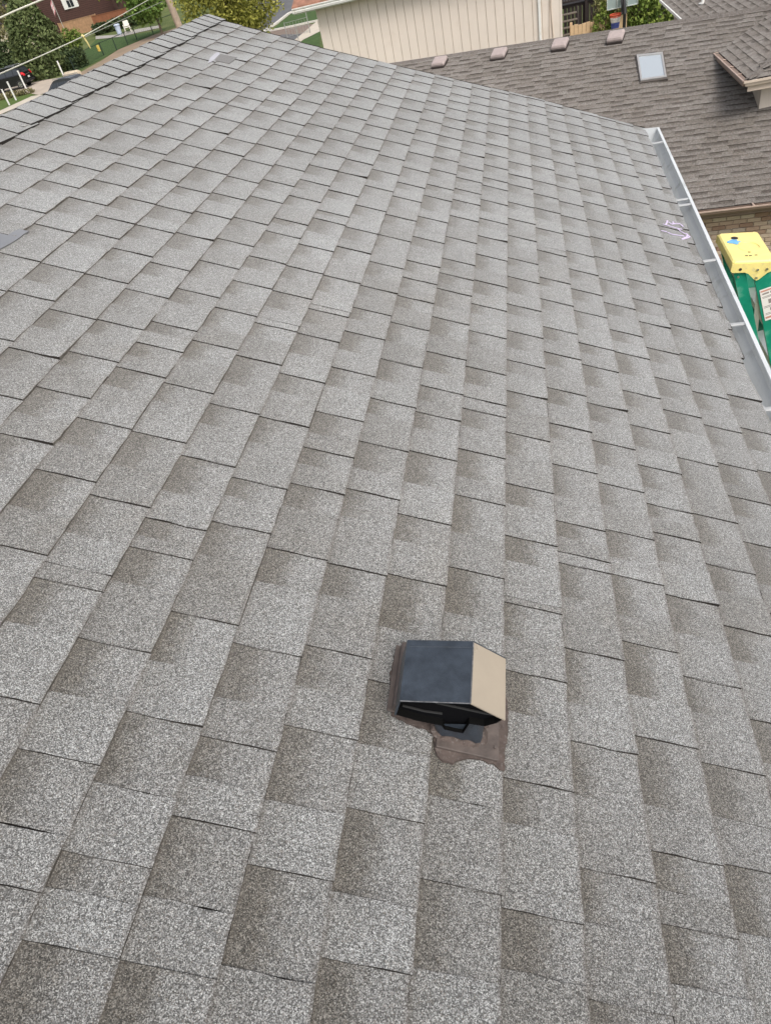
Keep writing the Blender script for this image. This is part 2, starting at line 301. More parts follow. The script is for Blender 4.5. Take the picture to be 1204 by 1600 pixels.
worn('trim_black', (.018, .018, .018), .6)
worn('chrome', (.6, .6, .6), .22, metal=.9)
worn('tail_red', (.62, .02, .03), .25, var=.1, spec=.6)
worn('tyre', (.02, .02, .02), .85)
worn('pole_wood', (.36, .28, .215), .9, var=.2, scale=3, grain=12)
worn('cable_white', (.72, .69, .60), .6, var=.1)
worn('cable_grey', (.40, .40, .36), .6, var=.1)
worn('insulator', (.62, .52, .22), .5)
worn('fence_green', (.015, .03, .022), .6)
worn('sign_yellow', (.72, .52, .12), .5)
worn('flag_pink', (.62, .28, .30), .8, var=.3, scale=8)
worn('flag_white', (.76, .68, .66), .8)
worn('stone_beige', (.50, .42, .31), .9, var=.2, scale=8, grain=30)
worn('bark', (.10, .075, .055), .95, var=.3, scale=8)
worn('concrete', (.44, .37, .30), .9, var=.12, scale=.8, dirt=(.36, .31, .26), dscale=.5)
worn('concrete_pale', (.52, .46, .38), .9, var=.1, scale=1)
worn('patio_grey', (.34, .32, .29), .9, var=.12, scale=1)
worn('dirt', (.27, .20, .14), .95, var=.2, scale=.5, dirt=(.20, .18, .10), dscale=.3)
worn('asphalt', (.12, .12, .125), .9, var=.2, scale=1.2)
worn('brown_drive', (.20, .15, .12), .9, var=.15, scale=.6)
worn('kerb_white', (.66, .62, .56), .85, var=.08, scale=1)
n = NT('grass'); f = n.noise(3, 6, .7); n.set(color=n.ramp(f, [(.3, (.045, .085, .02)), (.7, (.13, .17, .05))]), rough=.95, spec=.1)
n = NT('lush_grass'); f = n.noise(3, 6, .7); n.set(color=n.ramp(f, [(.3, (.04, .075, .028)), (.7, (.09, .135, .05))]), rough=.95, spec=.1)
n = NT('ground_mat'); f = n.noise(.35, 6, .65); n.set(color=n.ramp(f, [(.3, (.07, .10, .035)), (.6, (.13, .15, .06)), (.8, (.20, .165, .11))]), rough=.95, spec=.1)
worn('net_red', (.62, .10, .05), .7)
worn('net_white', (.72, .70, .68), .7)
worn('net_blue', (.08, .11, .35), .7)
worn('backboard_acrylic', (.30, .37, .36), .3, var=.1, scale=3)
worn('gate_grey', (.30, .30, .28), .6)
worn('backboard_frame', (.46, .50, .48), .4, var=.1)
worn('pole_black', (.012, .012, .013), .5)
worn('house_wall_grey', (.42, .40, .37), .8, var=.06)
worn('stone_house', (.66, .58, .45), .85, var=.1)
def leaf_mat(name, dark, mid, lite):
    n = NT(name); v, val, r1, r2 = n.attr()
    n.set(color=n.ramp(n.math('ADD', n.math('MULTIPLY', r1, .75), n.math('MULTIPLY', n.noise(.9, 3), .28)), [(.12, dark), (.5, mid), (.9, lite)]), rough=.75, spec=.2)
    return n.m
leaf_mat('leaf_arborvitae', (.04, .06, .022), (.10, .13, .047), (.18, .21, .085))
leaf_mat('leaf_olive', (0.076, 0.068, 0.034), (0.170, 0.156, 0.071), (0.289, 0.255, 0.111))
leaf_mat('leaf_dark', (0.022, 0.036, 0.017), (0.053, 0.078, 0.033), (0.105, 0.135, 0.053))
leaf_mat('leaf_spruce', (0.091, 0.111, 0.098), (0.182, 0.208, 0.182), (0.286, 0.312, 0.273))
leaf_mat('leaf_yellow', (0.090, 0.112, 0.022), (0.225, 0.240, 0.045), (0.405, 0.375, 0.075))
leaf_mat('leaf_green', (0.045, 0.090, 0.021), (0.128, 0.210, 0.045), (0.255, 0.360, 0.090))
leaf_mat('leaf_lime', (.12, .13, .025), (.27, .265, .05), (.46, .42, .11))
leaf_mat('leaf_hedge', (0.042, 0.075, 0.018), (0.135, 0.195, 0.039), (0.300, 0.360, 0.083))
leaf_mat('leaf_vine', (0.075, 0.083, 0.030), (0.180, 0.188, 0.075), (0.285, 0.270, 0.120))
# ================================================================ SETTING
ZY = [-60, 55, 85, 95, 110, 125, 160, 420, 900]; ZZ = [-6, -6, -5.6, -5.2, -4.4, -3.4, -1.0, -.2, 0]
def zt(y): return float(np.interp(y, ZY, ZZ))
m = MB()
for a, b in zip(ZY[:-1], ZY[1:]):
    for x in range(-6, 6): m.poly([(x*80, a, zt(a)), (x*80+80, a, zt(a)), (x*80+80, b, zt(b)), (x*80, b, zt(b))])
tag(m.build('ground', MATS['ground_mat']), kind='structure')
def clip_y(P, y0, y1):
    for side, yy in ((1, y0), (-1, y1)):
        out = []
        for i in range(len(P)):
            a, b = P[i], P[(i+1) % len(P)]; ia, ib = side*(a[1]-yy) >= 0, side*(b[1]-yy) >= 0
            if ia: out.append(a)
            if ia != ib:
                t = (yy-a[1])/(b[1]-a[1]); out.append((a[0]+t*(b[0]-a[0]), yy, 0))
        P = out
        if len(P) < 3: return []
    return P
from mathutils.geometry import tessellate_polygon
def patch(name, pts, mat, lift, kind='structure'):
    m = MB(); P = [Vector((p[0], p[1], 0)) for p in pts]
    for tri in tessellate_polygon([P]):
        T = [tuple(P[i]) for i in tri]
        for a, b in zip(ZY[:-1], ZY[1:]):
            q = clip_y(T, a, b)
            if q:
                q = [(x, y, zt(y)+lift) for x, y, _ in q]
                if (Vector(q[1])-Vector(q[0])).cross(Vector(q[2])-Vector(q[0])).z < 0: q = q[::-1]
                m.poly(q)
    return tag(m.build(name, MATS[mat]), kind=kind)
patch('road', PATCH['road'], 'asphalt', .02)
patch('alley', PATCH['alley'], 'dirt', .02)
patch('driveway', PATCH['driveway'], 'concrete', .03)
patch('path', PATCH['walk'], 'concrete_pale', .04)
patch('lawn', PATCH['lawn'], 'lush_grass', .03)
patch('lawn', PATCH['frontlawn'], 'grass', .025)
patch('lawn', PATCH['verge'], 'lush_grass', .03)
patch('lawn', PATCH['grass2'], 'lush_grass', .035)
patch('patio', PATCH['patio'], 'patio_grey', .045)
patch('driveway', PATCH['drive2'], 'brown_drive', .03)
patch('road', PATCH['asphalt2'], 'asphalt', .04)
patch('path', PATCH['path2'], 'concrete_pale', .05)
for nm, L, w in (('kerb', KERB, .3), ('kerb', KERB2, .25)):
    m = MB(); m.sweep([(-w/2, 0), (w/2, 0), (w/2, .14), (-w/2, .14)], [(p[0], p[1], zt(p[1])+.01) for p in L]); tag(m.build(nm, MATS['kerb_white']), kind='structure')

# ================================================================ FOLIAGE
def leaf_quads(m, centers, size, flat=.0, seed=0):
    r = np.random.default_rng(seed)
    for c in centers:
        s = size*r.uniform(.6, 1.3); a = Vector(r.normal(size=3)); a.z *= (1-flat); a.normalize()
        b = a.cross(Vector(r.normal(size=3))).normalized(); tone = float(np.clip(r.normal(.5, .22), 0, 1)); k = (1, 0, tone, r.uniform())
        c = Vector(c); m.poly([c-a*s, c-b*s*.55, c+a*s, c+b*s*.55], k)
def crown_pts(ells, n, seed, shell=.55):
    r = np.random.default_rng(seed); vol = np.array([e[3]*e[4]*e[5] for e in ells]); out = []
    for (x, y, z, a, b, c), k in zip(ells, (vol/vol.sum()*n).astype(int)):
        d = r.normal(size=(k, 3)); d /= np.linalg.norm(d, axis=1)[:, None]
        rad = shell+(1-shell)*r.random(k)**.7
        lump = 1+.16*np.sin(d[:, 0]*7+x)*np.sin(d[:, 1]*6+y)+.12*np.sin(d[:, 2]*9+z)
        out.append(np.c_[x+a*d[:, 0]*rad*lump, y+b*d[:, 1]*rad*lump, z+c*d[:, 2]*rad*lump])
    return np.concatenate(out)
def tree(name, label, cat, base, ells, n, size, mat, trunk=None, seed=1, group=None, limbs=3):
    base = Vector(base); t = thing(name, label, cat, base, group)
    m = MB(); leaf_quads(m, crown_pts([(base.x+e[0], base.y+e[1], base.z+e[2], *e[3:]) for e in ells], n, seed), size, seed=seed); m.build('crown', MATS[mat], t)
    if trunk:
        r0, h, lean = trunk; m = MB(); top = base+Vector((lean[0], lean[1], h))
        m.tube([base-Vector((0, 0, .15)), base*.6+top*.4, top], [r0, r0*.8, r0*.5], 8)
        for i in range(limbs):
            a = 2.1*i+.4; m.tube([base*.35+top*.65, top+Vector((math.cos(a)*h*.35, math.sin(a)*h*.35, h*.3))], [r0*.5, r0*.15], 6)
        m.build('trunk', MATS['bark'], t)
    return t
def cone_pts(base, h, r, n, seed, p=.8):
    g = np.random.default_rng(seed); z = g.random(n)**1.25; a = g.random(n)*6.283; rad = r*(np.clip(np.sin(np.clip(1-z, 0, 1)*1.5708), 0, 1)**p)*(.72+.33*g.random(n))*(1+.1*np.sin(a*5+z*20))
    return np.c_[base[0]+np.cos(a)*rad, base[1]+np.sin(a)*rad, base[2]+.05+z*h]
def conifer(name, label, cat, base, h, r, n, size, mat, seed, p=.8, group=None):
    t = thing(name, label, cat, base, group); m = MB(); leaf_quads(m, cone_pts(base, h, r, n, seed, p), size, seed=seed); m.build('crown', MATS[mat], t)
    m = MB(); m.tube([V(*base)-V(0,0,.1), V(*base)+V(0,0,h*.85)], [r*.09, r*.03], 6); m.build('trunk', MATS['bark'], t); return t

# ================================================================ GREY HOUSE (the roof we stand on)
UR = -2.395                                                            # ridge
def rake(u): return float(np.interp(u, [-2.5, -1.55, .05, 1.1], [5.765, 5.765, 6.07, 6.10]))
def eave(s): return .862+.0245*(max(s, -2)-2.0)
def PT_(u, s, h=0.): return Vector((u*CA+h*SA, s, -u*SA+h*CA))
house = thing('grey_house', 'house under the large grey shingled gable roof filling the foreground', 'house', (-2.2, 2.4, -6))
m = MB()
S0 = -2.0
def rs(u): return rake(u)-.02
us = [UR, -1.55, .05, .80]
for a, b in zip(us[:-1], us[1:]): m.poly([PT_(a, S0, -.006), PT_(b, S0, -.006), PT_(b, rs(b), -.006), PT_(a, rs(a), -.006)])
eL = [(eave(s)-.03, s) for s in (S0, 2, 4, 6.05)]
m.poly([PT_(.80, S0, -.006)]+[PT_(u, s, -.006) for u, s in eL]+[PT_(.80, rs(.8), -.006)])
rx, rz = PT_(UR, 0, -.006).x, PT_(UR, 0, -.006).z
def BK(d, s): return (rx-d*CA, s, rz-d*SA)
m.poly([BK(0, S0), BK(0, 5.745), BK(3.3, 5.8), BK(3.3, S0)])
roof = m.build('roof', MATS['asphalt_edge'], house)
# rake fascia and walls
m = MB()
for a, b in zip(us[:-1]+[.8], us[1:]+[.95]):
    m.prism([PT_(a, rs(a)-.03, -.012), PT_(b, rs(b)-.03, -.012), PT_(b, rs(b)-.03, -.16), PT_(a, rs(a)-.03, -.16)], (0, .025, 0))
m.build('rake_board', MATS['trim_white'], house)
m = MB(); xe = eave(2)*CA-.02; ze = -eave(2)*SA
m.prism([(xe-.004, S0, ze-.02), (xe-.004, S0, ze-.20), (xe-.03, S0, ze-.20), (xe-.03, S0, ze-.02)], (0, 7.9, 0)); m.build('fascia', MATS['trim_white'], house)
m = MB(); xw = xe-.4
prof = [(-4.9, S0+.3, -6.1), (xw, S0+.3, -6.1), (xw, S0+.3, ze+.05), (rx, S0+.3, rz-.15), (-4.9, S0+.3, ze+.05)]
m.prism(prof, (0, 5.45-S0-.3, 0)); m.build('wall', MATS['house_wall_grey'], house)
m = MB(); m.poly([(xe-.03, S0, ze-.19), (xw-.01, S0, ze-.19), (xw-.01, 5.7, ze-.19), (xe-.03, 5.7, ze-.19)]); m.build('soffit', MATS['trim_white'], house)

# ---- shingles: one cell = raised tab (tooth) + recessed valley, each with its own butt edge
R_ = random.Random(4)
def fill(k):
    c = sorted(CUTS.get(k, [])); c2 = []
    for s in c:
        if not c2 or s-c2[-1] > .018: c2.append(s)
    c = c2; end = 6.3
    if not c: c = [R_.uniform(0, .2)]
    pre = [];  s = c[0]
    while s > S0-.3: s -= R_.choice([.20, .21, .235, .24, .26]); pre.append(s)
    out = pre[::-1]
    for a, b in zip(c, c[1:]+[None]):
        out.append(a)
        if b is None:
            s = a
            while s < end: s += R_.choice([.20, .21, .235, .24, .26]); out.append(s)
        elif b-a > .33:
            n = max(2, round((b-a)/.225)); st = (b-a)/n
            for i in range(1, n): out.append(a+st*i+R_.uniform(-.02, .02))
    return out
RND = {}
def hsh(k, i, j):
    if (k, i, j) not in RND: RND[(k, i, j)] = R_.random()
    return RND[(k, i, j)]
def cell(m, k, i, s0, s1):
    vs = [0, .34, .67, 1.0]; pit = s1-s0
    u0, u1 = k*E, (k+1)*E
    T = pit*(.36+.28*hsh(k, i, 0)) if pit > .09 else pit*.97
    sT = s0+T; lift = .0006 + (.0065 if hsh(k, i, 1) > .90 else .0015)*hsh(k, i, 2); rt = .0016+.0022*hsh(k, i, 3)
    tone = hsh(k, i, 4); vt = hsh(k, i, 5); bl = hsh(k, i, 6)
    lim = min(s1, rake(u0+E/2)); s1_ = min(s1, lim); sT = min(sT, lim)
    if s1_-s0 < .012: return None
    def uu(v, s): return u0+(u1-u0)*v if u1 < .86 else min(u0+(u1-u0)*v, eave(s))
    def jit(e, v): return (hsh(k, i+e, 20+int(v*9))-.5)*.0045 if 0 < v < 1 else 0
    def hv(v): return .0010+.0034*v
    ok = lambda s: u0 < eave(s)-.015
    if not ok(s0): return None
    def strip(sa, sb, ea, eb, add, val, tone, lf):
        n = 3; rows = []
        for j in range(n+1):
            t = j/n; row = []
            for v in vs:
                s = sa+(sb-sa)*t+(1-t)*jit(ea, v)+t*jit(eb, v)
                h = hv(v)+add+lf*(1-t)**2*v*v+(hsh(k, i, 40+j*4+int(v*3))-.5)*.0012
                u = uu(v, s)+(.0035*(hsh(k, i, 60+j)-.5) if v == 1 else 0)
                row.append((u, s, h))
            rows.append(row)
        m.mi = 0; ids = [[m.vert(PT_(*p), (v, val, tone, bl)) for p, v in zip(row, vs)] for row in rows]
        for a in range(n):
            for b in range(3): m.face((ids[a][b], ids[a][b+1], ids[a+1][b+1], ids[a+1][b]))
        m.mi = 2
        for a in range(n):                                             # butt
            p, q = rows[a][3], rows[a+1][3]; m.poly([PT_(*p), PT_(p[0], p[1], -.004), PT_(q[0], q[1], -.004), PT_(*q)], (1, 0, .2, .5))
        return rows
    Tr = strip(s0, sT, 0, 99, rt, 0., tone, lift)
    m.mi = 1
    r = Tr[0]
    for b in range(3): m.poly([PT_(r[b][0], r[b][1], -.003), PT_(r[b+1][0], r[b+1][1], -.003), PT_(*r[b+1]), PT_(*r[b])], (1, 0, .2, .5))
    if s1_-sT > .008:
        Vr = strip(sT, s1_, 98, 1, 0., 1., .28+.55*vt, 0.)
        r = Tr[3]; m.mi = 0
        for b in range(3): m.poly([PT_(*r[b]), PT_(*r[b+1]), PT_(r[b+1][0], r[b+1][1]+.001, -.002), PT_(r[b][0], r[b][1]+.001, -.002)], (.5, 0, tone, .5))
    if s1_ >= lim-1e-6:
        m.mi = 1; m.poly([PT_(u0, s1_, .004), PT_(uu(1, s1_), s1_, .009), PT_(uu(1, s1_), s1_, -.01), PT_(u0, s1_, -.01)])
    return m
SM = [MATS['grey_granules'], MATS['asphalt_edge'], MATS['butt_edge']]
cells = []
for k in range(-17, 7):
    b = fill(k)
    for i in range(len(b)-1):
        s0, s1 = b[i], b[i+1]
        if s1 < S0 or s0 > rake(k*E)-.012: continue
        if -2.03 < k*E+.01 < -1.9 and 0: continue
        q = [proj(PT_(u, s, 0)) for u, s in ((k*E, s0), ((k+1)*E, s0), ((k+1)*E, s1), (k*E, s1))]
        a = 0
        if all(p[2] > .2 for p in q):
            cx, cy = [sum(p[j] for p in q)/4 for j in (0, 1)]
            if -60 < cx < 1264 and -60 < cy < 1660: a = poly_area(q)
        cells.append((a, k, i, max(s0, S0), s1))
cells.sort(key=lambda c: -c[0])
stuff = MB()
for j, (a, k, i, s0, s1) in enumerate(cells):
    if j < 265 and a > 0:
        m = cell(MB(), k, i, s0, s1)
        if m: m.build('shingle', SM, roof)
    else: cell(stuff, k, i, s0, s1)
# back slope in the same mesh of small pieces
for k in range(0, 22):
    d0, d1 = .05+k*E, .05+(k+1)*E; s = S0
    while s < 5.75:
        w = min(R_.choice([.21, .24, .26]), 5.77-s); ton = R_.random(); stuff.mi = 0; h0, h1 = .002, .009+.003*R_.random()
        n_ = Vector((-SA, 0, CA)); a, b = Vector(BK(d0, s)), Vector(BK(d1, s)); y = Vector((0, w, 0))
        stuff.face([stuff.vert(p, c) for p, c in ((a+n_*h0, (0, .5, ton, .5)), (a+y+n_*h0, (0, .5, ton, .5)), (b+y+n_*h1, (1, .5, ton, .5)), (b+n_*h1, (1, .5, ton, .5)))])
        stuff.mi = 1; stuff.poly([b+n_*h1, b+y+n_*h1, b+y-n_*.004, b-n_*.004]); s += w
tag(stuff.build('shingles', SM, roof), kind='stuff')
# ridge caps: folded pieces lapping towards the far gable
s = S0; i = 0
while s < 5.78:
    e = .128+R_.uniform(-.008, .008); L = min(e+.05, 5.80-s); m = MB(); ton = min(1, .75+.4*R_.random()) if R_.random() > .15 else R_.random()*.25
    h0 = .009+R_.uniform(0, .003); wR = .122+R_.uniform(-.005, .005); dn = R_.uniform(-.003, .003)
    prof = [(wR, .0), (wR*.66, .002), (wR*.3, .004), (.03, .005)]
    def cp(d, h, side): 
        return PT_(UR+d, 0, h) if side > 0 else Vector((2*rx-PT_(UR+d, 0, h).x, 0, PT_(UR+d, 0, h).z))
    ring = [cp(d, h, 1) for d, h in prof]+[Vector((rx, 0, rz+.012))]+[cp(d, h, -1) for d, h in prof[::-1]]
    ids = []
    for y, hh in ((s, h0+.0035), (s+L*.5, h0), (s+L, h0-.004)):
        ids.append([m.vert(Vector((p.x, y+(dn*(j-4)/4)-.007*(1-((j-4)/4)**2), p.z+hh)), (.5, 0, ton, .5)) for j, p in enumerate(ring)])
    for a in range(2):
        for j in range(8): m.face((ids[a][j], ids[a+1][j], ids[a+1][j+1], ids[a][j+1]))
    m.mi = 1
    for j in range(8):
        a, b = Vector(m.v[ids[0][j]]), Vector(m.v[ids[0][j+1]]); dz = Vector((0, .002, -.0075)); m.poly([a, b, b+dz, a+dz])
    m.mi = 1
    for side in (0, 8):
        for a in range(2):
            p, q = Vector(m.v[ids[a][side]]), Vector(m.v[ids[a+1][side]]); dz = Vector((0, 0, -h0-.004)); m.poly([p, q, q+dz, p+dz])
    m.build('ridge_shingle', SM, roof); s += e; i += 1
# repairs on the roof: exposed metal, white strip, dark worn tab, chalk marks
def flat(name, pts, mat, h, parent, th=.002):
    m = MB(); P = [Vector((u, s, 0)) for u, s in pts]
    for tri in tessellate_polygon([P]):
        q = [PT_(P[i].x, P[i].y, h) for i in tri]
        if (q[1]-q[0]).cross(q[2]-q[0]).z < 0: q = q[::-1]
        m.poly(q)
    n = len(P)
    for i in range(n):
        a, b = P[i], P[(i+1) % n]; m.poly([PT_(a.x, a.y, h), PT_(b.x, b.y, h), PT_(b.x, b.y, h-th), PT_(a.x, a.y, h-th)])
    return m.build(name, MATS[mat], parent)
flat('exposed_flashing', TEAR, 'bare_metal', .0085, roof, .006)['label'] = 'bare grey metal patch beside a lifted shingle'
flat('loose_strip', [(-2.040+(u+2.046)*.72, 4.78+(s-4.78)*.85) for u, s in STRIP], 'white_strip', .0075, roof, .012)['label'] = 'white release strip lying loose between the shingles'
flat('worn_patch', [(-1.977+(u+1.977)*.88, 4.815+(s-4.815)*.88) for u, s in DARKSH], 'dark_patch', .0072, roof, .003)['label'] = 'dark worn shingle tab next to the white strip'
m = MB()
for L in CHALK:
    pts = [PT_(u, s, .0074) for u, s in L]; w = .0042
    for a, b in zip(pts[:-1], pts[1:]):
        d = (b-a); d = d.normalized() if d.length > 0 else d; up = Vector((SA, 0, CA)); sd = d.cross(up).normalized()*w; a2, b2 = a-d*.004, b+d*.004
        q = [a2-sd, b2-sd, b2+sd, a2+sd]; m.prism([p for p in q], up*.0012)
ck = m.build('chalk_mark', MATS['chalk'], roof); ck['label'] = 'pale purple chalk strokes and an arrow drawn near the eave'
# ---- gutter with hangers
def gx(y): return eave(y)*CA-.018, .884+.0245*(y-2.1)
m = MB(); ml = MB(); ys = list(np.linspace(S0, 6.06, 10)); zl = -.385
rin = []
for y in ys:
    xi, xo = gx(y); x0 = xi+.006
    rin.append([(x0, y, zl+.01), (x0+.001, y, zl-.075), (x0+.012, y, zl-.088), (xo-.045, y, zl-.088), (xo-.030, y, zl-.06), (xo-.012, y, zl-.04), (xo-.008, y, zl-.002)])
m.mi = 1; ids = [[m.vert(p) for p in r] for r in rin]
for a in range(len(ids)-1):
    for b in range(6): m.face((ids[a][b], ids[a+1][b], ids[a+1][b+1], ids[a][b+1]))
m.mi = 0
for a in range(len(ys)-1):
    y0, y1 = ys[a], ys[a+1]; o0, o1 = gx(y0)[1], gx(y1)[1]
    m.prism([(o0-.011, y0, zl-.008), (o0-.011, y0, zl+.003), (o0+.002, y0, zl+.003), (o0+.002, y0, zl-.008)], (0, 0, 0)) if 0 else None
    for (da, za, db, zb) in ((-.0125, .002, .0035, .002), (.0035, .002, .0035, -.012), (.0035, -.012, -.004, -.045), (-.004, -.045, -.036, -.094), (-.036, -.094, -.09, -.094), (-.0125, .002, -.0125, -.008)):
        m.poly([(o0+da, y0, zl+za), (o1+da, y1, zl+za), (o1+db, y1, zl+zb), (o0+db, y0, zl+zb)])
yE = ys[-1]; xi, xo = gx(yE); m.prism([(xi, yE-.004, zl+.012), (xo+.003, yE-.004, zl+.003), (xo-.004, yE-.004, zl-.045), (xo-.04, yE-.004, zl-.09), (xi+.004, yE-.004, zl-.09)], (0, .006, 0))
gut = m.build('gutter', [MATS['gutter_white'], MATS['gutter_pan']], house)
for y in (5.72, 4.55, 4.46, 3.66, 2.98, 2.32, 1.6, .9):
    m = MB(); xi, xo = gx(y); m.bbox(((xi+xo)/2, y, zl-.006), (xo-xi-.006, .022, .010), .003); m.box((xi+.02, y, zl-.004), (.03, .028, .016)); m.build('gutter_hanger', MATS['hanger_grey'], gut)

# ================================================================ ROOF VENT
vent = thing('roof_vent', 'black gooseneck roof vent with brown sealant round its base on grey shingles', 'roof vent', PT_(-.26, .72, .006))
Yn, Yf = .645, .772
def ex(p, y): return Vector((p[0], y, p[1]))
TL, RG, RB = (-.2965, .2696), (-.1685, .2635), (-.1123, .2088); LB = (-.3165, .2162)
def sheet(m, a, b, y0, y1, th=.003, inn=None):
    n_ = Vector((-(b[1]-a[1]), 0, b[0]-a[0])).normalized()*th; P = [ex(a, y0), ex(b, y0), ex(b, y1), ex(a, y1)]
    m.prism(P, -n_)
m = MB(); sheet(m, TL, RG, Yn-.004, Yf); sheet(m, LB, TL, Yn-.002, Yf); m.build('hood_top', MATS['vent_paint'], vent)
m = MB(); sheet(m, (RG[0]+.0006, RG[1]+.0002), RB, Yn-.004, Yf); m.build('hood_side', MATS['vent_glare_tan'], vent, label='hood side panel coloured tan for reflected roof light')
ENDP = [(-0.3165, 0.2162), (-0.2787, 0.1944), (-0.2326, 0.1774), (-0.2297, 0.1634), (-0.1961, 0.1505), (-0.1798, 0.1863), (-0.1523, 0.1781), (-0.13, 0.1903), (-0.1123, 0.2088), (-0.1685, 0.2635), (-0.2965, 0.2696)]
m = MB(); m.tube([ex((RG[0], RG[1]+.0005), Yn-.003), ex((RG[0], RG[1]+.0005), Yf)], .0013, 5); m.tube([ex((TL[0]+.0015, TL[1]), Yn-.004), ex((RG[0], RG[1]), Yn-.004)], .0009, 5); m.build('worn_edge', MATS['edge_wear'], vent)
m = MB(); m.tube([ex((TL[0]+.004, TL[1]-.0005), Yf-.012), ex((RG[0]-.004, RG[1]+.0012), Yf-.012)], .0014, 5); m.build('fold_seam', MATS['vent_paint'], vent)
c0 = (-.205, .222); sh = lambda p, f: (c0[0]+(p[0]-c0[0])*f, c0[1]+(p[1]-c0[1])*f)
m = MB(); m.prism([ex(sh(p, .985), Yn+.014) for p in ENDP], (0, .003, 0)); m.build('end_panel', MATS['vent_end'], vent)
m = MB(); N_ = len(ENDP)
for i in range(N_):
    a, b = ENDP[i], ENDP[(i+1) % N_]; m.poly([ex(a, Yn), ex(b, Yn), ex(sh(b, .965), Yn), ex(sh(a, .965), Yn)]); m.poly([ex(sh(a, .965), Yn), ex(sh(b, .965), Yn), ex(sh(b, .965), Yn+.015), ex(sh(a, .965), Yn+.015)])
    if i not in (8, 9, 10): m.poly([ex(a, Yn), ex(b, Yn), ex(b, Yf), ex(a, Yf)])
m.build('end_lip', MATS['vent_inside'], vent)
m = MB(); m.tube([ex(p, Yn+.012) for p in [(-.300, .2270), (-.262, .2085), (-.2292, .2006)]], .0025, 6); m.tube([ex(p, Yn+.012) for p in [(-.2355, .2384), (-.15, .2040), (-.1360, .2000), (-.1290, .2075)]], .0025, 6); m.build('end_rib', MATS['trim_black'], vent)
m = MB(); m.prism([ex(p, Yf) for p in [LB, TL, RG, RB, (-.205, .16)]], (0, .003, 0)); m.build('back_panel', MATS['vent_paint'], vent)
cc = PT_(-.229, .700, 0); m = MB(); ring = 40; lo, hi = [], []
def sq(a, rx_, ry_): c_, s_ = math.cos(a), math.sin(a); k_ = (abs(c_)**5+abs(s_)**5)**-.2; return cc.x+rx_*c_*k_, cc.y+ry_*s_*k_
for j in range(ring):
    a = 2*math.pi*j/ring; x, y = sq(a, .046, .048); lo.append(m.vert((x, y, -x*math.tan(AL)+.004))); hi.append(m.vert((x, y, .172)))
for j in range(ring): m.face((lo[j], lo[(j+1) % ring], hi[(j+1) % ring], hi[j]))
m.build('collar', MATS['vent_paint'], vent, smooth=True)
def seal(m, pts, h, seed, parent=None):
    r = random.Random(seed); P = []
    for i in range(len(pts)):
        a, b = pts[i], pts[(i+1) % len(pts)]; L = math.hypot(b[0]-a[0], b[1]-a[1]); n = max(1, int(L/.008))
        for j in range(n): t = j/n; P.append(Vector((a[0]+(b[0]-a[0])*t+r.uniform(-.0022, .0022), a[1]+(b[1]-a[1])*t+r.uniform(-.0022, .0022), 0)))
    for tri in tessellate_polygon([P]):
        q = [PT_(P[i].x, P[i].y, h) for i in tri]
        if (q[1]-q[0]).cross(q[2]-q[0]).z < 0: q = q[::-1]
        m.poly(q)
    for i in range(len(P)):
        a, b = P[i], P[(i+1) % len(P)]; m.poly([PT_(a.x, a.y, h), PT_(b.x, b.y, h), PT_(b.x, b.y, h-.012), PT_(a.x, a.y, h-.012)])
m = MB(); seal(m, [(-.372, .679), (-.3325, .668), (-.30, .664), (-.2838, .658), (-.2815, .628), (-.2744, .6142), (-.2609, .6062), (-.243, .609), (-.230, .6185), (-.214, .6255), (-.19, .6265), (-.165, .6245), (-.152, .6165), (-.141, .6185), (-.1401, .6521), (-.1348, .6937), (-.1326, .7525), (-.1432, .80), (-.1657, .8466), (-.2525, .852), (-.381, .840), (-.3879, .7634)], .0086, 3)
m.build('sealant', MATS['sealant'], vent)
m = MB(); R3 = Matrix(((CA, 0, SA), (0, 1, 0), (-SA, 0, CA))); m.bbox(PT_(-.217, .7405, .0115), (.126, .220, .010), .0015, R3); m.build('flashing', MATS['flashing_brown'], vent)
m = MB(); m.bbox(PT_(-.370, .757, .028), (.012, .150, .030), .003, R3); m.bbox(PT_(-.36, .757, .018), (.05, .155, .004), .001, R3); m.build('flange_rim', MATS['flashing_brown'], vent)
m = MB()                                                                # smear of sealant up the collar
for j in range(ring):
    a = 2*math.pi*j/ring; a2 = 2*math.pi*(j+1)/ring; hq = lambda t: .017+.010*abs(math.sin(t*2.3)*math.sin(t*5.1))+.004*math.sin(t*9)
    def q(t, e, h): x, y = sq(t, .046+e, .048+e); return (x, y, -x*math.tan(AL)+h)
    m.poly([q(a, .009, .0165), q(a2, .009, .0165), q(a2, .0015, hq(a2)+.004), q(a, .0015, hq(a)+.004)]); m.poly([q(a, .0015, hq(a)+.004), q(a2, .0015, hq(a2)+.004), q(a2, -.001, hq(a2)+.004), q(a, -.001, hq(a)+.004)])
m.build('sealant_collar', MATS['sealant'], vent)
for (u, s, h) in ((-.162, .655, .0165), (-.162, .80, .0165), (-.25, .838, .0165)):
    m = MB(); c = PT_(u, s, h); nn = Vector((SA, 0, CA)); m.tube([c, c+nn*.003], .004, 8); m.build('screw', MATS['flashing_brown'], vent)
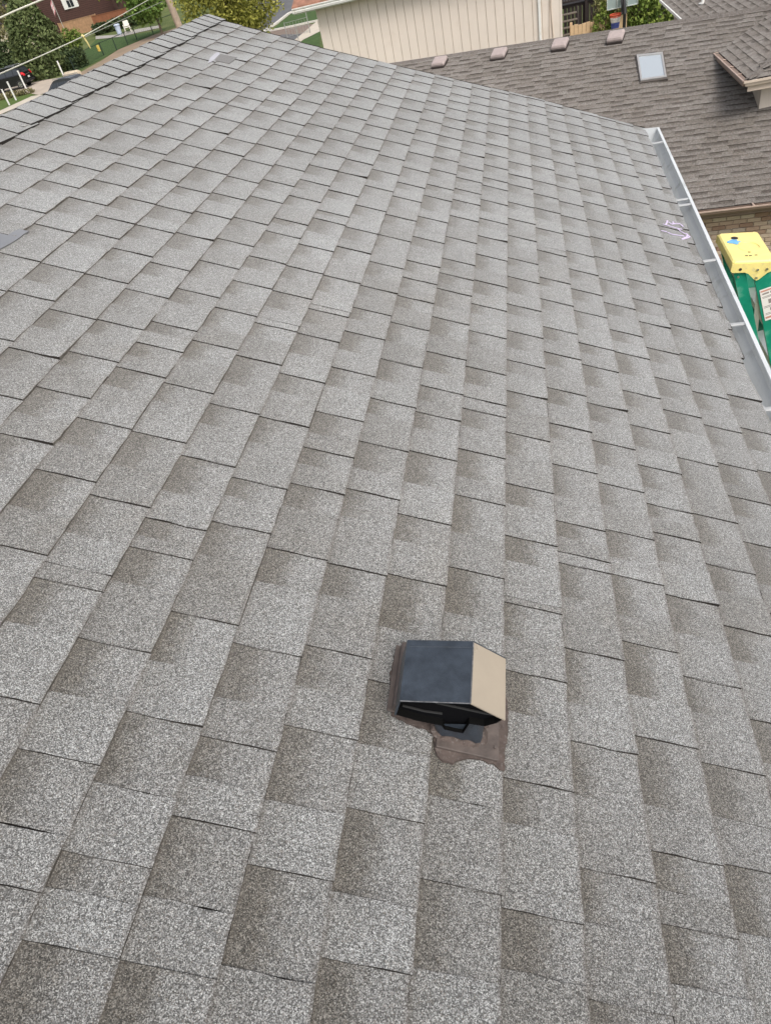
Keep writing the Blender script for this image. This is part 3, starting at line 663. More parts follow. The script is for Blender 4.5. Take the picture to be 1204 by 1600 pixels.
# ================================================================ LADDER leaning folded against the gutter
ladder = thing('step_ladder', 'green fibreglass step ladder with yellow top leaning folded at the gutter', 'ladder', (2.6, 4.0, -6))
LB_ = Vector((1.050, 3.864, -.510)); yaw = math.radians(-.5); ct = math.radians(-5.3)
LD = Vector((math.cos(ct), math.sin(yaw), math.sin(ct))).normalized(); LY = Vector((-math.sin(yaw), math.cos(yaw), 0)); LU = LD.cross(LY).normalized()
RM = Matrix((LD, LY, LU)).transposed()
lp = lambda d, y, h: LB_+LD*d+LY*y+LU*h                                # cap frame
CW, CL = .222, .40
top = [(.012, .0), (CW-.012, .0), (CW, .012), (CW, CL-.012), (CW-.012, CL), (.012, CL), (0, CL-.012), (0, .012)]
m = MB(); ins = lambda p, e: (CW/2+(p[0]-CW/2)*(1-e/CW*2), CL/2+(p[1]-CL/2)*(1-e/CL*2))
r0 = [m.vert(lp(*ins(p, .008), 0)) for p in top]; r1 = [m.vert(lp(*p, -.008)) for p in top]; r2 = [m.vert(lp(*p, -.05)) for p in top]
m.face(r0)
for a, b in ((r0, r1), (r1, r2)):
    for i in range(8): m.face((a[i], b[i], b[(i+1) % 8], a[(i+1) % 8]))
m.face(r2[::-1]); m.build('cap', MATS['ladder_yellow'], ladder)
cap = ladder.children[0]
for yy in (-.003, CL-.003):                                             # side brackets with the pivot lobe
    m = MB(); m.prism([lp(a, yy, h) for a, h in ((.0, -.012), (CW, -.012), (CW+.004, -.055), (CW-.03, -.072), (.158, -.108), (.147, -.113), (.135, -.108), (.095, -.072), (.075, -.064), (.012, -.064), (.0, -.055))], LY*.006); m.build('bracket', MATS['ladder_yellow'], cap)
for a, h, r, mt in ((.142, -.096, .0065, 'bolt_steel'), (.138, -.050, .007, 'bolt_steel'), (.185, -.048, .007, 'bolt_steel'), (.048, -.045, .0085, 'hole_dark')):
    m = MB(); m.tube([lp(a, -.004, h), lp(a, -.009 if mt == 'bolt_steel' else -.0045, h)], r, 10); m.build('bolt' if mt == 'bolt_steel' else 'hole', MATS[mt], cap)
m = MB(); c = [lp(.075+.020*math.cos(t), .315+.020*math.sin(t), .0012) for t in np.linspace(0, 6.283, 14)[:-1]]; m.prism(c, LU*.0008); m.build('hole', MATS['hole_dark'], cap)
m = MB(); rr = random.Random(2); c = [lp(.060+.030*(1+.35*rr.uniform(-1, 1))*math.cos(t), .262+.034*(1+.3*rr.uniform(-1, 1))*math.sin(t), .0012) for t in np.linspace(0, 6.283, 16)[:-1]]; m.prism(c, LU*.0008); m.build('paint_spot', MATS['blue_paint'], cap)
m = MB(); m.tube([lp(.125+.055*math.cos(t), .185+.062*math.sin(t), .0005) for t in np.linspace(-.2, 2.6, 16)], .004, 6); m.tube([lp(.125+.055*math.cos(t), .185+.062*math.sin(t), .0002) for t in np.linspace(2.6, 6.0, 16)], .0015, 6); m.build('tool_ring', MATS['ladder_yellow'], cap)
for a, y in ((.085, .07), (.105, .068), (.135, .072), (.11, .115)): m = MB(); m.bbox(lp(a, y, .0008), (.014, .008, .002), .0008, RM); m.build('slot', MATS['hole_dark'], cap)
ln = math.radians(16.5); A = Vector((-math.sin(ln), 0, math.cos(ln))); Dp = Vector((math.cos(ln), 0, math.sin(ln)))
RL = Matrix((Dp, Vector((0, 1, 0)), A)).transposed()
def rail(name, dd, yy, w, length, splay, startA, parent=ladder):
    """C-channel rail from the cap down, splaying outward along y"""
    p0 = lp(dd, yy, startA); dirn = (-A+Vector((0, splay, 0))).normalized(); p1 = p0+dirn*length
    m = MB(); s = 1 if splay <= 0 else -1
    u = Dp; v = dirn.cross(u).normalized()*( -1); t = .004; f = .026
    prof = [(-w/2, 0), (w/2, 0), (w/2, f), (w/2-t, f), (w/2-t, t), (-w/2+t, t), (-w/2+t, f), (-w/2, f)]
    if s < 0: prof = [(a, -b) for a, b in prof][::-1]
    vv = Vector((0, 1, 0)); r0 = [m.vert(p0+u*a+vv*b) for a, b in prof]; r1 = [m.vert(p1+u*a+vv*b) for a, b in prof]
    for i in range(8): m.face((r0[i], r0[(i+1) % 8], r1[(i+1) % 8], r1[i]))
    m.face(r0); m.face(r1[::-1]); return m.build(name, MATS['ladder_green'], parent), p0, p1
LEN = 5.45
fr, f0, f1 = rail('front_rail', .170, .006, .088, LEN, -.045, -.07); fr2, g0, g1 = rail('front_rail', .170, CL-.006, .088, LEN, .045, -.07)
rr1, b0, b1 = rail('rear_rail', .047, .012, .058, LEN-.1, -.040, -.055); rr2, h0, h1 = rail('rear_rail', .047, CL-.012, .058, LEN-.1, .040, -.055)
for i in range(1, 17):                                                  # treads between the front rails
    t = i*.305/LEN
    if t > .97: break
    a, b = f0.lerp(f1, t), g0.lerp(g1, t); m = MB(); c = (a+b)/2; L = (b-a).length-.012
    m.bbox(c, (.084, L, .006), .002); m.bbox(c+Vector((.04, 0, -.014)), (.004, L, .03), .001); m.bbox(c+Vector((-.04, 0, -.014)), (.004, L, .03), .001); m.build('tread', MATS['aluminium'], ladder)
for i in range(0, 9):
    t = (.10+i*.61)/LEN; a, b = b0.lerp(b1, t), h0.lerp(h1, t); m = MB(); m.bbox((a+b)/2, (.036, (b-a).length-.01, .004), .001, RL); m.build('rear_brace', MATS['aluminium'], ladder)
for (p, q) in (((f0, f1), (b0, b1)), ((g0, g1), (h0, h1))):
    a = p[0].lerp(p[1], .02)-Dp*.03; b = q[0].lerp(q[1], .09)+Dp*.005; sg = Vector((0, .012 if p[0].y < 4 else -.012, 0)); m = MB(); d = (b-a).normalized(); R_2 = Matrix((Vector((0, 1, 0)).cross(d), Vector((0, 1, 0)), d)).transposed()
    m.bbox((a+b)/2+sg, (.030, .003, (b-a).length), .001, R_2); m.build('spreader', MATS['aluminium'], ladder)
m = MB(); a, b = f0.lerp(f1, .058), h0.lerp(h1, .10); m.bbox((a+b)/2, (.05, .26, .03), .006, RL); m.build('tray_arm', MATS['ladder_green'], ladder)
m = MB(); fdir = (f1-f0).normalized(); lc = f0+fdir*.20+Dp*.004+Vector((0, -.0026, 0)); RLf = Matrix((Dp, Dp.cross(fdir)*-1, -fdir)).transposed()
m.box(lc, (.070, .0012, .20), RLf); st = m.build('label', MATS['sticker'], ladder, label='white warning label on the front rail')
for k, (dz, dx, w, h, mt) in enumerate([(.088, 0, .060, .010, 'sticker_red'), (.070, -.008, .034, .009, 'sticker_print'), (.070, .022, .012, .012, 'sticker_print'), (.052, 0, .058, .003, 'sticker_print'), (.045, 0, .054, .003, 'sticker_print'), (.016, .012, .026, .026, 'sticker_print'), (-.010, -.01, .036, .003, 'sticker_print'), (-.018, -.006, .044, .003, 'sticker_print'), (-.034, .012, .022, .018, 'sticker_print'), (-.055, 0, .052, .003, 'sticker_print'), (-.063, 0, .056, .003, 'sticker_print'), (-.082, 0, .060, .012, 'sticker_red')]):
    m = MB(); m.box(lc+Dp*dx-fdir*dz+Vector((0, -.0011, 0)), (w, .0008, h), RLf); m.build('print_line', MATS[mt], st)
for p in (f1, g1, b1, h1): m = MB(); m.bbox(p-A*.02, (.10, .05, .06), .01, RL); m.build('foot', MATS['trim_black'], ladder)
m = MB(); m.tube([lp(.047, -.001, -.088), lp(.047, -.006, -.088)], .006, 10); m.build('rivet', MATS['bolt_steel'], ladder)

# ================================================================ BROWN NEIGHBOUR HOUSE
nb = thing('brown_roof_house', 'brick neighbour house with brown shingled roof, skylight and side wing', 'house', (2.5, 15, -6))
T_ = Vector((.95206, -.30593, 0)); P0 = Vector((.84623, 18.61138, -1.73931)); E1 = Vector((2.64028, 12.20416, -3.49)); E2 = Vector((3.78253, 12.12137, -3.49))
Rg = lambda t: P0+T_*t
Ev = lambda t: E1+(E2-E1)*((t-3.66)/1.12)
def Smain(t, f): return Rg(t).lerp(Ev(t), f)
def seen(p):
    x, y, z = proj(p)
    return z > 0 and 590 < x < 1225 and -15 < y < np.interp(x, [600, 1010, 1035, 1204, 1225], [92, 205, 215, 590, 640])
tabs = []
def tiles(S, rows, t0, t1, wmin, wmax, seed, keep=None, hh=(.0105, .005)):
    r = random.Random(seed)
    for j in range(rows):
        fa, fb = j/rows, (j+1)/rows; t = t0-r.random()*.3; tooth = r.random() > .5
        while t < t1:
            w = r.uniform(wmin, wmax); t2 = min(t+w, t1); tooth = not tooth if r.random() > .12 else tooth
            c = S((t+t2)/2, (fa+fb)/2)
            if keep is None or keep(c):
                tabs.append((S, t, t2, fa, fb, tooth, min(1, max(0, r.gauss(.42, .2))) if r.random() > .07 else .98, r.random(), hh[0]*r.uniform(.8, 1.2) if tooth else hh[1]*r.uniform(.7, 1.3), c))
            t = t2
def tab_mesh(m, tb):
    S, t, t2, fa, fb, tooth, tone, r2, h, c = tb
    a, b, c_, d = S(t, fa), S(t2, fa), S(t2, fb), S(t, fb); n_ = (b-a).cross(d-a).normalized()
    if n_.z < 0: n_ = -n_
    val = 0. if tooth else 1.; top = n_*h; lo = n_*(h*.25+.001)
    m.mi = 0; P = [(a+lo, (0, val, tone, r2)), (b+lo, (0, val, tone, r2)), (c_+top, (1, val, tone, r2)), (d+top, (1, val, tone, r2))]
    q = [m.vert(*x) for x in P]; m.face(q if (Vector(P[1][0])-Vector(P[0][0])).cross(Vector(P[3][0])-Vector(P[0][0])).z > 0 else q[::-1])
    m.mi = 1; z = n_*-.004
    m.poly([d+top, c_+top, c_+z, d+z]); m.poly([a+lo, d+top, d+z, a+z]); m.poly([b+lo, c_+top, c_+z, b+z])
m = MB(); tt = np.linspace(-6, 7.5, 28)
for a, b in zip(tt[:-1], tt[1:]):
    z = Vector((0, 0, -.008))
    for j in range(10): m.poly([Smain(a, j/10)+z, Smain(a, j/10+.1)+z, Smain(b, j/10+.1)+z, Smain(b, j/10)+z])
    bk = lambda t: Rg(t)+Vector((.3059, .952, 0))*5.0+Vector((0, 0, -1.6)); m.poly([Rg(a)+z, Rg(b)+z, bk(b), bk(a)])
nroof = m.build('roof', MATS['brown_granules'], nb)
tiles(Smain, 40, -5.6, 7.0, .17, .42, 21)
# right wing (ridge runs towards the camera)
WX, WZ, WY = 3.70, -2.14, 14.05
def Sw(t, f): return Vector((6.2+(WX-6.2)*f, t, -1.365+(WZ+1.365)*f))
def Sf(t, f): return Vector((t, 16.55+(WY-16.55)*f, -1.365+(WZ+1.365)*f))
m = MB(); z = -.008
m.poly([(WX+.01, WY+.01, WZ+z), (6.2, 16.55, -1.365+z), (6.2, 23.5, -1.365+z), (WX+.01, 23.5, WZ+z)]); m.poly([(8.7, WY+.01, WZ+z), (8.7, 23.5, WZ+z), (6.2, 23.5, -1.365+z), (6.2, 16.55, -1.365+z)]); m.poly([(WX+.01, WY+.01, WZ+z), (8.7, WY+.01, WZ+z), (6.2, 16.55, -1.365+z)])
wroof = m.build('wing_roof', MATS['brown_granules'], nb)
def main_z(p):
    t = (p-P0).dot(T_); v = (p-P0).dot(Vector((-.30593, -.95206, 0))); return P0.z-v*.3207 if v > 0 else P0.z+v*.32
tiles(Sw, 19, WY, 23.5, .17, .34, 22, lambda c: c.z > main_z(c)-.02 and c.y-WY > c.x-WX-.04, (.009, .006))
tiles(Sf, 19, WX, 8.7, .17, .30, 24, lambda c: c.y-WY < c.x-WX+.04 and c.y-WY < 8.7-c.x+.04, (.009, .006))
vis = []
for i, tb in enumerate(tabs):
    S, t, t2, fa, fb = tb[:5]
    if seen(tb[9]): vis.append((poly_area([proj(S(a, b)) for a, b in ((t, fa), (t2, fa), (t2, fb), (t, fb))]), i))
vis.sort(reverse=True); own = {i for _, i in vis[:290]}; rest = MB(); NM = [MATS['brown_granules'], MATS['asphalt_edge']]
for i, tb in enumerate(tabs):
    if i in own:
        m = MB(); tab_mesh(m, tb); m.build('shingle', NM, nroof if tb[0] is Smain else wroof)
    else: tab_mesh(rest, tb)
tag(rest.build('shingles', NM, nroof), kind='stuff')
m = MB()
for i in range(60):
    t = -5.6+i*.21; m.prism([Rg(t)+V(-.04, -.13, -.035), Rg(t)+V(0, 0, .022), Rg(t)+V(.04, .13, -.035), Rg(t)+V(.04, .13, -.06), Rg(t)+V(-.04, -.13, -.06)], T_*.205)
tag(m.build('ridge_shingles', MATS['brown_granules'], nroof), kind='stuff')
# gutter, fascia, brick wall below the eave
ed = (E2-E1).normalized(); ein = Vector((-ed.y, ed.x, 0)); ein = ein if ein.y > 0 else -ein
ea, eb = Ev(-5.5), Ev(6.9)
m = MB(); m.mi = 0
def along(prof, a=ea, b=eb):
    for i in range(len(prof)-1):
        (p, z1), (q, z2) = prof[i], prof[i+1]; m.poly([a-ein*p+V(0, 0, z1), b-ein*p+V(0, 0, z1), b-ein*q+V(0, 0, z2), a-ein*q+V(0, 0, z2)])
along([(.0, -.01), (.0, -.09), (.075, -.09), (.11, -.05), (.115, .0)]); m.mi = 1; along([(.100, .004), (.125, .004), (.125, -.014), (.113, -.02)])
ng = m.build('gutter', [MATS['gutter_brown'], MATS['lip_brown']], nb)
for i in range(13):
    p = ea.lerp(eb, (i+.5)/13.); m = MB(); m.bbox(p-ein*.06+V(0, 0, .002), (.03, .12, .02), .004); m.build('gutter_hanger', MATS['lip_brown'], ng)
m = MB(); along([(-.002, -.02), (-.002, -.16), (-.30, -.16)]); m.build('fascia', MATS['gutter_brown'], nb)
wa, wb = ea+ein*.30, eb+ein*.30
m = MB(); m.prism([wa+V(0, 0, -.05)+ein*.012, wa+V(0, 0, -2.6)+ein*.012, wb+V(0, 0, -2.6)+ein*.012, wb+V(0, 0, -.05)+ein*.012], ein*.2); bwall = m.build('wall', MATS['mortar'], nb)
m = MB(); bx = [wa+ein*.22, wb+ein*.22, wb+ein*10.0, wa+ein*10.0]; m.prism([p+V(0, 0, -2.6) for p in bx], (0, 0, 2.3)); m.build('house_body', MATS['siding_beige'], nb)
r = random.Random(9); BL, BH = .205, .064; wl = (wb-wa).length; wd = (wb-wa).normalized(); RB_ = Matrix((wd, ein, V(0, 0, 1))).transposed(); bricks = []
for row in range(34):
    z = -3.49-.17-row*.074; x = -(row % 2)*.108
    while x < wl:
        c = wa+wd*(x+BL/2); c = Vector((c.x, c.y, z)); x += BL+.011
        if 1.0 < c.x < 6.5: bricks.append((c, r.random(), r.uniform(-.003, .003)))
bv = [(proj(c)[2] if seen(c) else 1e6, i) for i, (c, a, b) in enumerate(bricks)]; bv.sort(); bo = {i for d, i in bv[:290] if d < 1e5}; rest = MB(); proto = []
for k in range(8):
    m = MB(); m.col = (1, 0, (k+.5)/8, .5); m.bbox((0, 0, 0), (BL, .03, BH), .004); o = m.build('brick', MATS['brick_face']); proto.append(o.data); bpy.data.objects.remove(o)
for i, (c, tone, off) in enumerate(bricks):
    if i in bo:
        o = bpy.data.objects.new('brick', proto[int(tone*7.99)]); COL.objects.link(o); o.parent = bwall; o.location = c+ein*off-ORG[nb.name]; o.rotation_euler = RB_.to_euler()
    else: rest.col = (1, 0, tone, .5); rest.box(c+ein*off, (BL, .03, BH), RB_)
if rest.v: tag(rest.build('bricks', MATS['brick_face'], bwall), kind='stuff')
# wing trims and wall
m = MB(); m.prism([(WX-.09, WY-.09, WZ+.004), (8.8, WY-.09, WZ+.004), (8.8, WY-.09, WZ-.03), (WX-.09, WY-.09, WZ-.03)], (0, .02, 0)); m.prism([(WX-.07, WY-.078, WZ-.03), (8.8, WY-.078, WZ-.03), (8.8, WY-.06, WZ-.085), (WX-.05, WY-.06, WZ-.085)], (0, .05, 0)); m.prism([(WX, WY-.008, WZ-.085), (8.7, WY-.008, WZ-.085), (8.7, WY-.008, WZ-.18), (WX, WY-.008, WZ-.18)], (0, .02, 0)); m.build('eave_trim', MATS['trim_cream'], nb)
m = MB()
for q in range(22): a_ = V(WX, WY, WZ+.012).lerp(V(6.2, 16.55, -1.353), q/22); b_ = V(WX, WY, WZ+.012).lerp(V(6.2, 16.55, -1.353), (q+1.1)/22); m.sweep([(-.10, -.03), (0, .012), (.10, -.03), (0, -.01)], [a_, b_])
tag(m.build('hip_shingles', MATS['brown_granules'], wroof), kind='stuff')
m = MB(); a, b = V(WX-.005, WY-.02, WZ), V(WX-.005, 16.6, WZ); m.sweep([(0, -.01), (-.07, -.01), (-.09, -.05), (-.08, -.085), (0, -.085)], [a, b]); m.mi = 1; m.sweep([(-.075, .004), (-.095, .004), (-.095, -.012), (-.075, -.012)], [a, b]); wg = m.build('gutter', [MATS['gutter_brown'], MATS['lip_brown']], nb)
for y in (14.5, 15.1, 15.7, 16.35): m = MB(); m.bbox((WX-.045, y, WZ+.002), (.075, .02, .012), .003); m.build('gutter_hanger', MATS['lip_brown'], wg)
m = MB(); m.prism([(4.02, 14.40, -5.8), (8.4, 14.40, -5.8), (8.4, 14.40, WZ-.05), (4.02, 14.40, WZ-.05)], (0, 8.8, 0)); m.build('wing_wall', MATS['groove_tan'], nb)
for i in range(14):
    x0 = 4.02+i*.305; zt_ = WZ-.06; m = MB(); m.box((x0+.150, 14.395, (zt_-5.8)/2), (.293, .014, zt_+5.8)); m.build('siding_board', MATS['siding_beige'], nb)
m = MB(); m.poly([(WX, WY, WZ-.10), (4.03, WY, WZ-.10), (4.03, 18, WZ-.10), (WX, 18, WZ-.10)]); m.poly([(WX, WY, WZ-.10), (8.7, WY, WZ-.10), (8.7, 14.4, WZ-.10), (WX, 14.4, WZ-.10)]); m.build('soffit', MATS['siding_beige'], nb)
m = MB(); m.sweep([(.0, -.05), (-.035, -.05), (-.035, .006), (.0, .006)], [V(WX, 18.2, WZ), V(WX, 23.5, WZ)]); m.build('gutter', MATS['trim_white'], nb)
m = MB(); p = V(4.211, 20.706, -1.981); m.tube([p-V(0, 0, .05), p+V(0, 0, .10)], .035, 10); m.tube([p+V(0, 0, -.005), p+V(0, 0, .012)], .09, 10); m.build('vent_pipe', MATS['trim_white'], wroof)
# skylight
Nn = (T_.cross(Vector((-.30593, -.95206, 0))*math.cos(.3104)+V(0, 0, -math.sin(.3104)))).normalized(); Nn = Nn if Nn.z > 0 else -Nn
sk = [V(2.25, 17.01, -2.09), V(2.76, 16.83, -2.10), V(2.72, 15.89, -2.38), V(2.22, 16.03, -2.39)]
m = MB(); m.prism([p-Nn*.03 for p in sk], Nn*.10); fr_ = m.build('skylight', MATS['skylight_dark'], nroof)
# (skylight is a part of the roof; frame and pane are joined below it as its own pieces)
sc_ = sum(sk, Vector())/4
def inset(f): return [sc_+(p-sc_)*f for p in sk]
m = MB(); o_, i_ = inset(.925), inset(.80)
for k in range(4): m.prism([o_[k]+Nn*.071, o_[(k+1) % 4]+Nn*.071, i_[(k+1) % 4]+Nn*.071, i_[k]+Nn*.071], Nn*.022)
m.build('skylight_frame', MATS['skylight_frame'], nroof)
m = MB(); m.prism([p+Nn*.072 for p in inset(.81)], Nn*.006); m.build('skylight_pane', MATS['skylight_glass'], nroof)
m = MB(); o_ = inset(1.22); m.prism([p+Nn*.006 for p in o_], Nn*.008); m.build('skylight_apron', MATS['gutter_brown'], nroof)
# box vents along the ridge
RV = Matrix((T_, Nn.cross(T_), Nn)).transposed()
def box_vent(loc, label):
    t = thing('box_vent', label, 'roof vent', loc, 'box vents along the brown ridge'); c = Vector(loc)
    m = MB(); m.bbox(c+Nn*.045, (.33, .34, .10), .015, RV); m.bbox(c+Nn*.008, (.50, .50, .016), .005, RV); m.build('base', MATS['box_vent_base'], t)
    m = MB(); s_ = [(-.15, -.16), (.15, -.16), (.165, -.14), (.165, .14), (.15, .16), (-.15, .16), (-.165, .14), (-.165, -.14)]
    lv = [(1.0, .095), (1.0, .125), (.9, .155), (.72, .162)]; rings = [[m.vert(c+RV @ V(a*f, b*f, h)) for a, b in s_] for f, h in lv]
    for a, b in zip(rings[:-1], rings[1:]):
        for i in range(8): m.face((a[i], a[(i+1) % 8], b[(i+1) % 8], b[i]))
    m.face(rings[-1]); m.face(rings[0][::-1]); m.build('hood', MATS['box_vent_pink'], t)
    for k in range(3): m = MB(); m.box(c+RV @ V(-.08+k*.08, -.05, .163), (.008, .2, .003), RV); m.build('hood_rib', MATS['box_vent_pink'], t)
for loc, lb in (((-1.92, 19.09, -1.87), 'pinkish metal box vent farthest left, beside the beige wall and grey rake'), ((-.51, 18.63, -1.88), 'brownish pink box vent below the white downpipe, left of the middle ridge'), ((.82, 18.21, -1.87), 'ribbed pink box vent near the right corner of the beige wall'), ((1.95, 17.84, -1.88), 'faded tan box vent beneath the basketball backboard, nearest the skylight')): box_vent(loc, lb)

# ================================================================ BEIGE HOUSE
bh = thing('beige_house', 'tall house with beige vertical siding and white gutter behind the roofs', 'house', (-2.8, 31, -6))
cL, cR = V(-6.92, 28.80, 0), V(1.33, 28.45, 0); bd = (cR-cL).normalized(); bn = V(-bd.y, bd.x, 0); Lw = (cR-cL).length; RB2 = Matrix((bd, bn, V(0, 0, 1))).transposed(); zT = -.97
m = MB(); m.prism([cL+bn*.012+V(0, 0, -6.1), cR+bn*.012+V(0, 0, -6.1), cR+bn*.012+V(0, 0, zT+.1), cL+bn*.012+V(0, 0, zT+.1)], bn*7); m.build('wall', MATS['groove_tan'], bh)
npl = 27; pw = Lw/npl
for i in range(npl): m = MB(); c = cL+bd*(pw*(i+.5)); m.bbox(c+V(0, 0, (zT-6)/2), (pw-.016, .024, 6+zT), .004, RB2); m.build('siding_board', MATS['siding_beige'], bh)
m = MB(); m.bbox(cL-bd*.01+V(0, 0, (zT-6)/2), (.07, .06, 6+zT), .006, RB2); m.build('corner_trim', MATS['siding_beige'], bh); m = MB(); m.bbox(cR+bd*.01+V(0, 0, (zT-6)/2), (.07, .06, 6+zT), .006, RB2); m.build('corner_trim', MATS['siding_beige'], bh)
ga, gb = cL-bd*.75-bn*.42, cR+bd*.4-bn*.42
m = MB(); m.sweep([(-.06, -.02), (.06, -.02), (.075, .04), (.06, .055), (.085, .10), (.085, .125), (-.06, .125)], [ga+V(0, 0, zT), gb+V(0, 0, zT)]); m.build('gutter', MATS['trim_white'], bh)
m = MB(); m.prism([ga+bn*.06+V(0, 0, zT-.06), gb+bn*.06+V(0, 0, zT-.06), gb+bn*.06+V(0, 0, zT+.10), ga+bn*.06+V(0, 0, zT+.10)], bn*.03); m.build('fascia', MATS['trim_white'], bh)
m = MB(); m.poly([ga+bn*.08+V(0, 0, zT-.02), gb+bn*.08+V(0, 0, zT-.02), gb+bn*.45+V(0, 0, zT-.02), ga+bn*.45+V(0, 0, zT-.02)]); m.build('soffit', MATS['trim_white'], bh)
m = MB(); m.prism([ga+V(0, 0, zT+.12), gb+V(0, 0, zT+.12), gb+bn*4+V(0, 0, zT+1.6), ga+bn*4+V(0, 0, zT+1.6)], (0, 0, .05)); m.prism([ga+bn*8+V(0, 0, zT+.12), ga+bn*4.001+V(0, 0, zT+1.6), gb+bn*4.001+V(0, 0, zT+1.6), gb+bn*8+V(0, 0, zT+.12)], (0, 0, .05)); m.build('roof', MATS['orange_roof'], bh)
m = MB(); c = cL+bd*7.57-bn*.05; m.bbox(c+V(0, 0, -3.5), (.085, .065, 5), .01, RB2)
for z in (-2.2, -3.8): m.box(c+V(0, 0, z), (.10, .07, .03), RB2)
m.build('downpipe', MATS['trim_white'], bh)
m = MB(); c = cL+bd*7.93-bn*.035; m.tube([c+V(-.05, 0, -.9), c+V(0, 0, -2), c+V(.03, 0, -2.7), c+V(.09, 0, -3.6), c+V(.10, 0, -5)], .014, 6); m.tube([c+V(.0, 0, -.9), c+V(-.02, 0, -2.1), c+V(-.05, 0, -3.0), c+V(-.02, 0, -5)], .012, 6); m.build('cable_run', MATS['trim_cream'], bh)

# ================================================================ BEHIND THE BROWN RIDGE
dk = thing('deck_stairs', 'dark brown timber deck with railing and steps beside the beige house', 'deck', (2.4, 37, -6))
m = MB(); m.bbox((3.0, 38, -3.6), (4.6, 3.0, .12), .02); m.build('deck_floor', MATS['wood_dark'], dk)
for x in (1.72, 2.75, 3.9, 5.1): m = MB(); m.bbox((x, 36.45, -4.2), (.11, .11, 3.7), .01); m.build('post', MATS['wood_dark'], dk)
for z in (-2.55, -3.42): m = MB(); m.bbox((3.4, 36.4, z), (3.6, .09, .07), .01); m.build('rail', MATS['wood_dark'], dk)
for i in range(30): m = MB(); m.box((1.8+i*.115, 36.4, -2.98), (.035, .035, .86)); m.build('baluster', MATS['wood_dark'], dk)
for i in range(22): m = MB(); m.box((1.9+i*.155, 36.5, -4.75), (.135, .025, 2.2)); m.build('skirt_board', MATS['wood_dark'], dk)
for i in range(9): m = MB(); m.bbox((1.95, 35.7-i*.24, -3.75-i*.2), (.75, .28, .04), .008); m.build('step', MATS['wood_step'], dk)
m = MB()
for x in (1.5, 2.36): m.prism([(x, 36.2, -3.6), (x, 33.6, -5.9), (x, 33.6, -6.0), (x, 36.2, -4.0)], (.05, 0, 0))
m.build('stringer', MATS['wood_dark'], dk)
wf = thing('wood_fence', 'tan board fence panel with vine behind the brown roof ridge', 'fence', (2.6, 33, -6))
for i in range(14): m = MB(); m.bbox((1.96+i*.152, 33.0, -4.9+.02*math.sin(i*2.1)), (.142, .024, 2.26), .006); m.build('fence_board', MATS['wood_tan'], wf)
for x in (1.93, 3.6): m = MB(); m.bbox((x, 33.07, -4.85), (.10, .10, 2.35), .01); m.build('post', MATS['wood_tan'], wf)
for z in (-4.1, -5.5): m = MB(); m.bbox((2.75, 33.05, z), (1.7, .04, .09), .008); m.build('rail', MATS['wood_tan'], wf)
bb = thing('basketball_hoop', 'basketball backboard seen from behind with a red, white and blue net', 'basketball hoop', (3.75, 32.2, -6))
m = MB(); m.tube([(3.80, 32.0, -6), (3.80, 32.0, -3.6), (3.78, 32.25, -3.05)], .055, 10); m.build('pole', MATS['pole_black'], bb)
m = MB(); m.bbox((3.79, 32.75, -3.0), (1.12, .03, .98), .01); m.build('backboard', MATS['backboard_acrylic'], bb)
m = MB()
for x in (-.55, -.19, .19, .55): m.bbox((3.79+x, 32.72, -3.0), (.025, .04, .98), .004)
for z in (-.48, .48): m.bbox((3.79, 32.72, -3.0+z), (1.12, .04, .03), .004)
m.build('backboard_frame', MATS['backboard_frame'], bb)
m = MB(); m.prism([(3.69, 32.05, -3.6), (3.89, 32.05, -3.6), (3.86, 32.7, -3.1), (3.72, 32.7, -3.1)], (0, .02, .06)); m.build('bracket', MATS['pole_black'], bb)
rc = V(3.52, 32.45, -3.62); m = MB(); m.tube([rc+V(.20*math.cos(a), .20*math.sin(a), 0) for a in np.linspace(0, 6.283, 20)], .016, 6); m.build('rim', MATS['net_red'], bb)
for z0, z1, r0_, r1_, mt in ((0, -.09, .20, .18, 'net_red'), (-.09, -.25, .18, .15, 'net_white'), (-.25, -.44, .15, .13, 'net_blue')):
    m = MB()
    for k in range(20):
        for sg in (1, -1):
            a = 6.283*k/20; a2 = a+sg*.31; m.tube([rc+V(r0_*math.cos(a), r0_*math.sin(a), z0), rc+V(r1_*math.cos(a2), r1_*math.sin(a2), z1)], .011, 4)
    m.build('net_band', MATS[mt], bb)
tree('climbing_vine', 'green vine creeping over the tan board fence', 'vine', (3.2, 32.85, -6), [(-.05, 0, 2.05, .42, .18, .50), (-.35, 0, 1.6, .2, .1, .5), (.1, .1, 2.55, .3, .2, .3)], 700, .06, 'leaf_hedge', (.03, 2.0, (0, 0)), 31)
tree('hedge', 'bright green rounded hedge between the backboard and the white gutter', 'hedge', (5.0, 34.4, -6), [(-.35, 0, 1.5, .9, .7, 1.25), (.55, .1, 1.6, 1.0, .7, 1.05), (1.5, .3, 1.4, .9, .7, 1.0)], 5200, .085, 'leaf_hedge', (.06, 1.5, (0, 0)), 33)
tree('tall_shrub', 'brownish loose shrub right behind the basketball pole', 'shrub', (4.05, 34.9, -6), [(0, 0, 2.4, .42, .4, 1.5), (.25, .1, 1.5, .5, .4, 1.2), (-.7, .3, 1.9, .5, .4, .9)], 2600, .085, 'leaf_vine', (.05, 2.2, (.1, 0)), 34)
sh_ = thing('garden_shed', 'grey roofed shed with white corner posts above the hedge', 'shed', (5.6, 41, -6))
m = MB(); m.prism([(4.6, 40, -6), (7.4, 40, -6), (7.4, 40, -4.35), (4.6, 40, -4.35)], (0, 2.4, 0)); m.build('wall', MATS['wood_dark'], sh_)
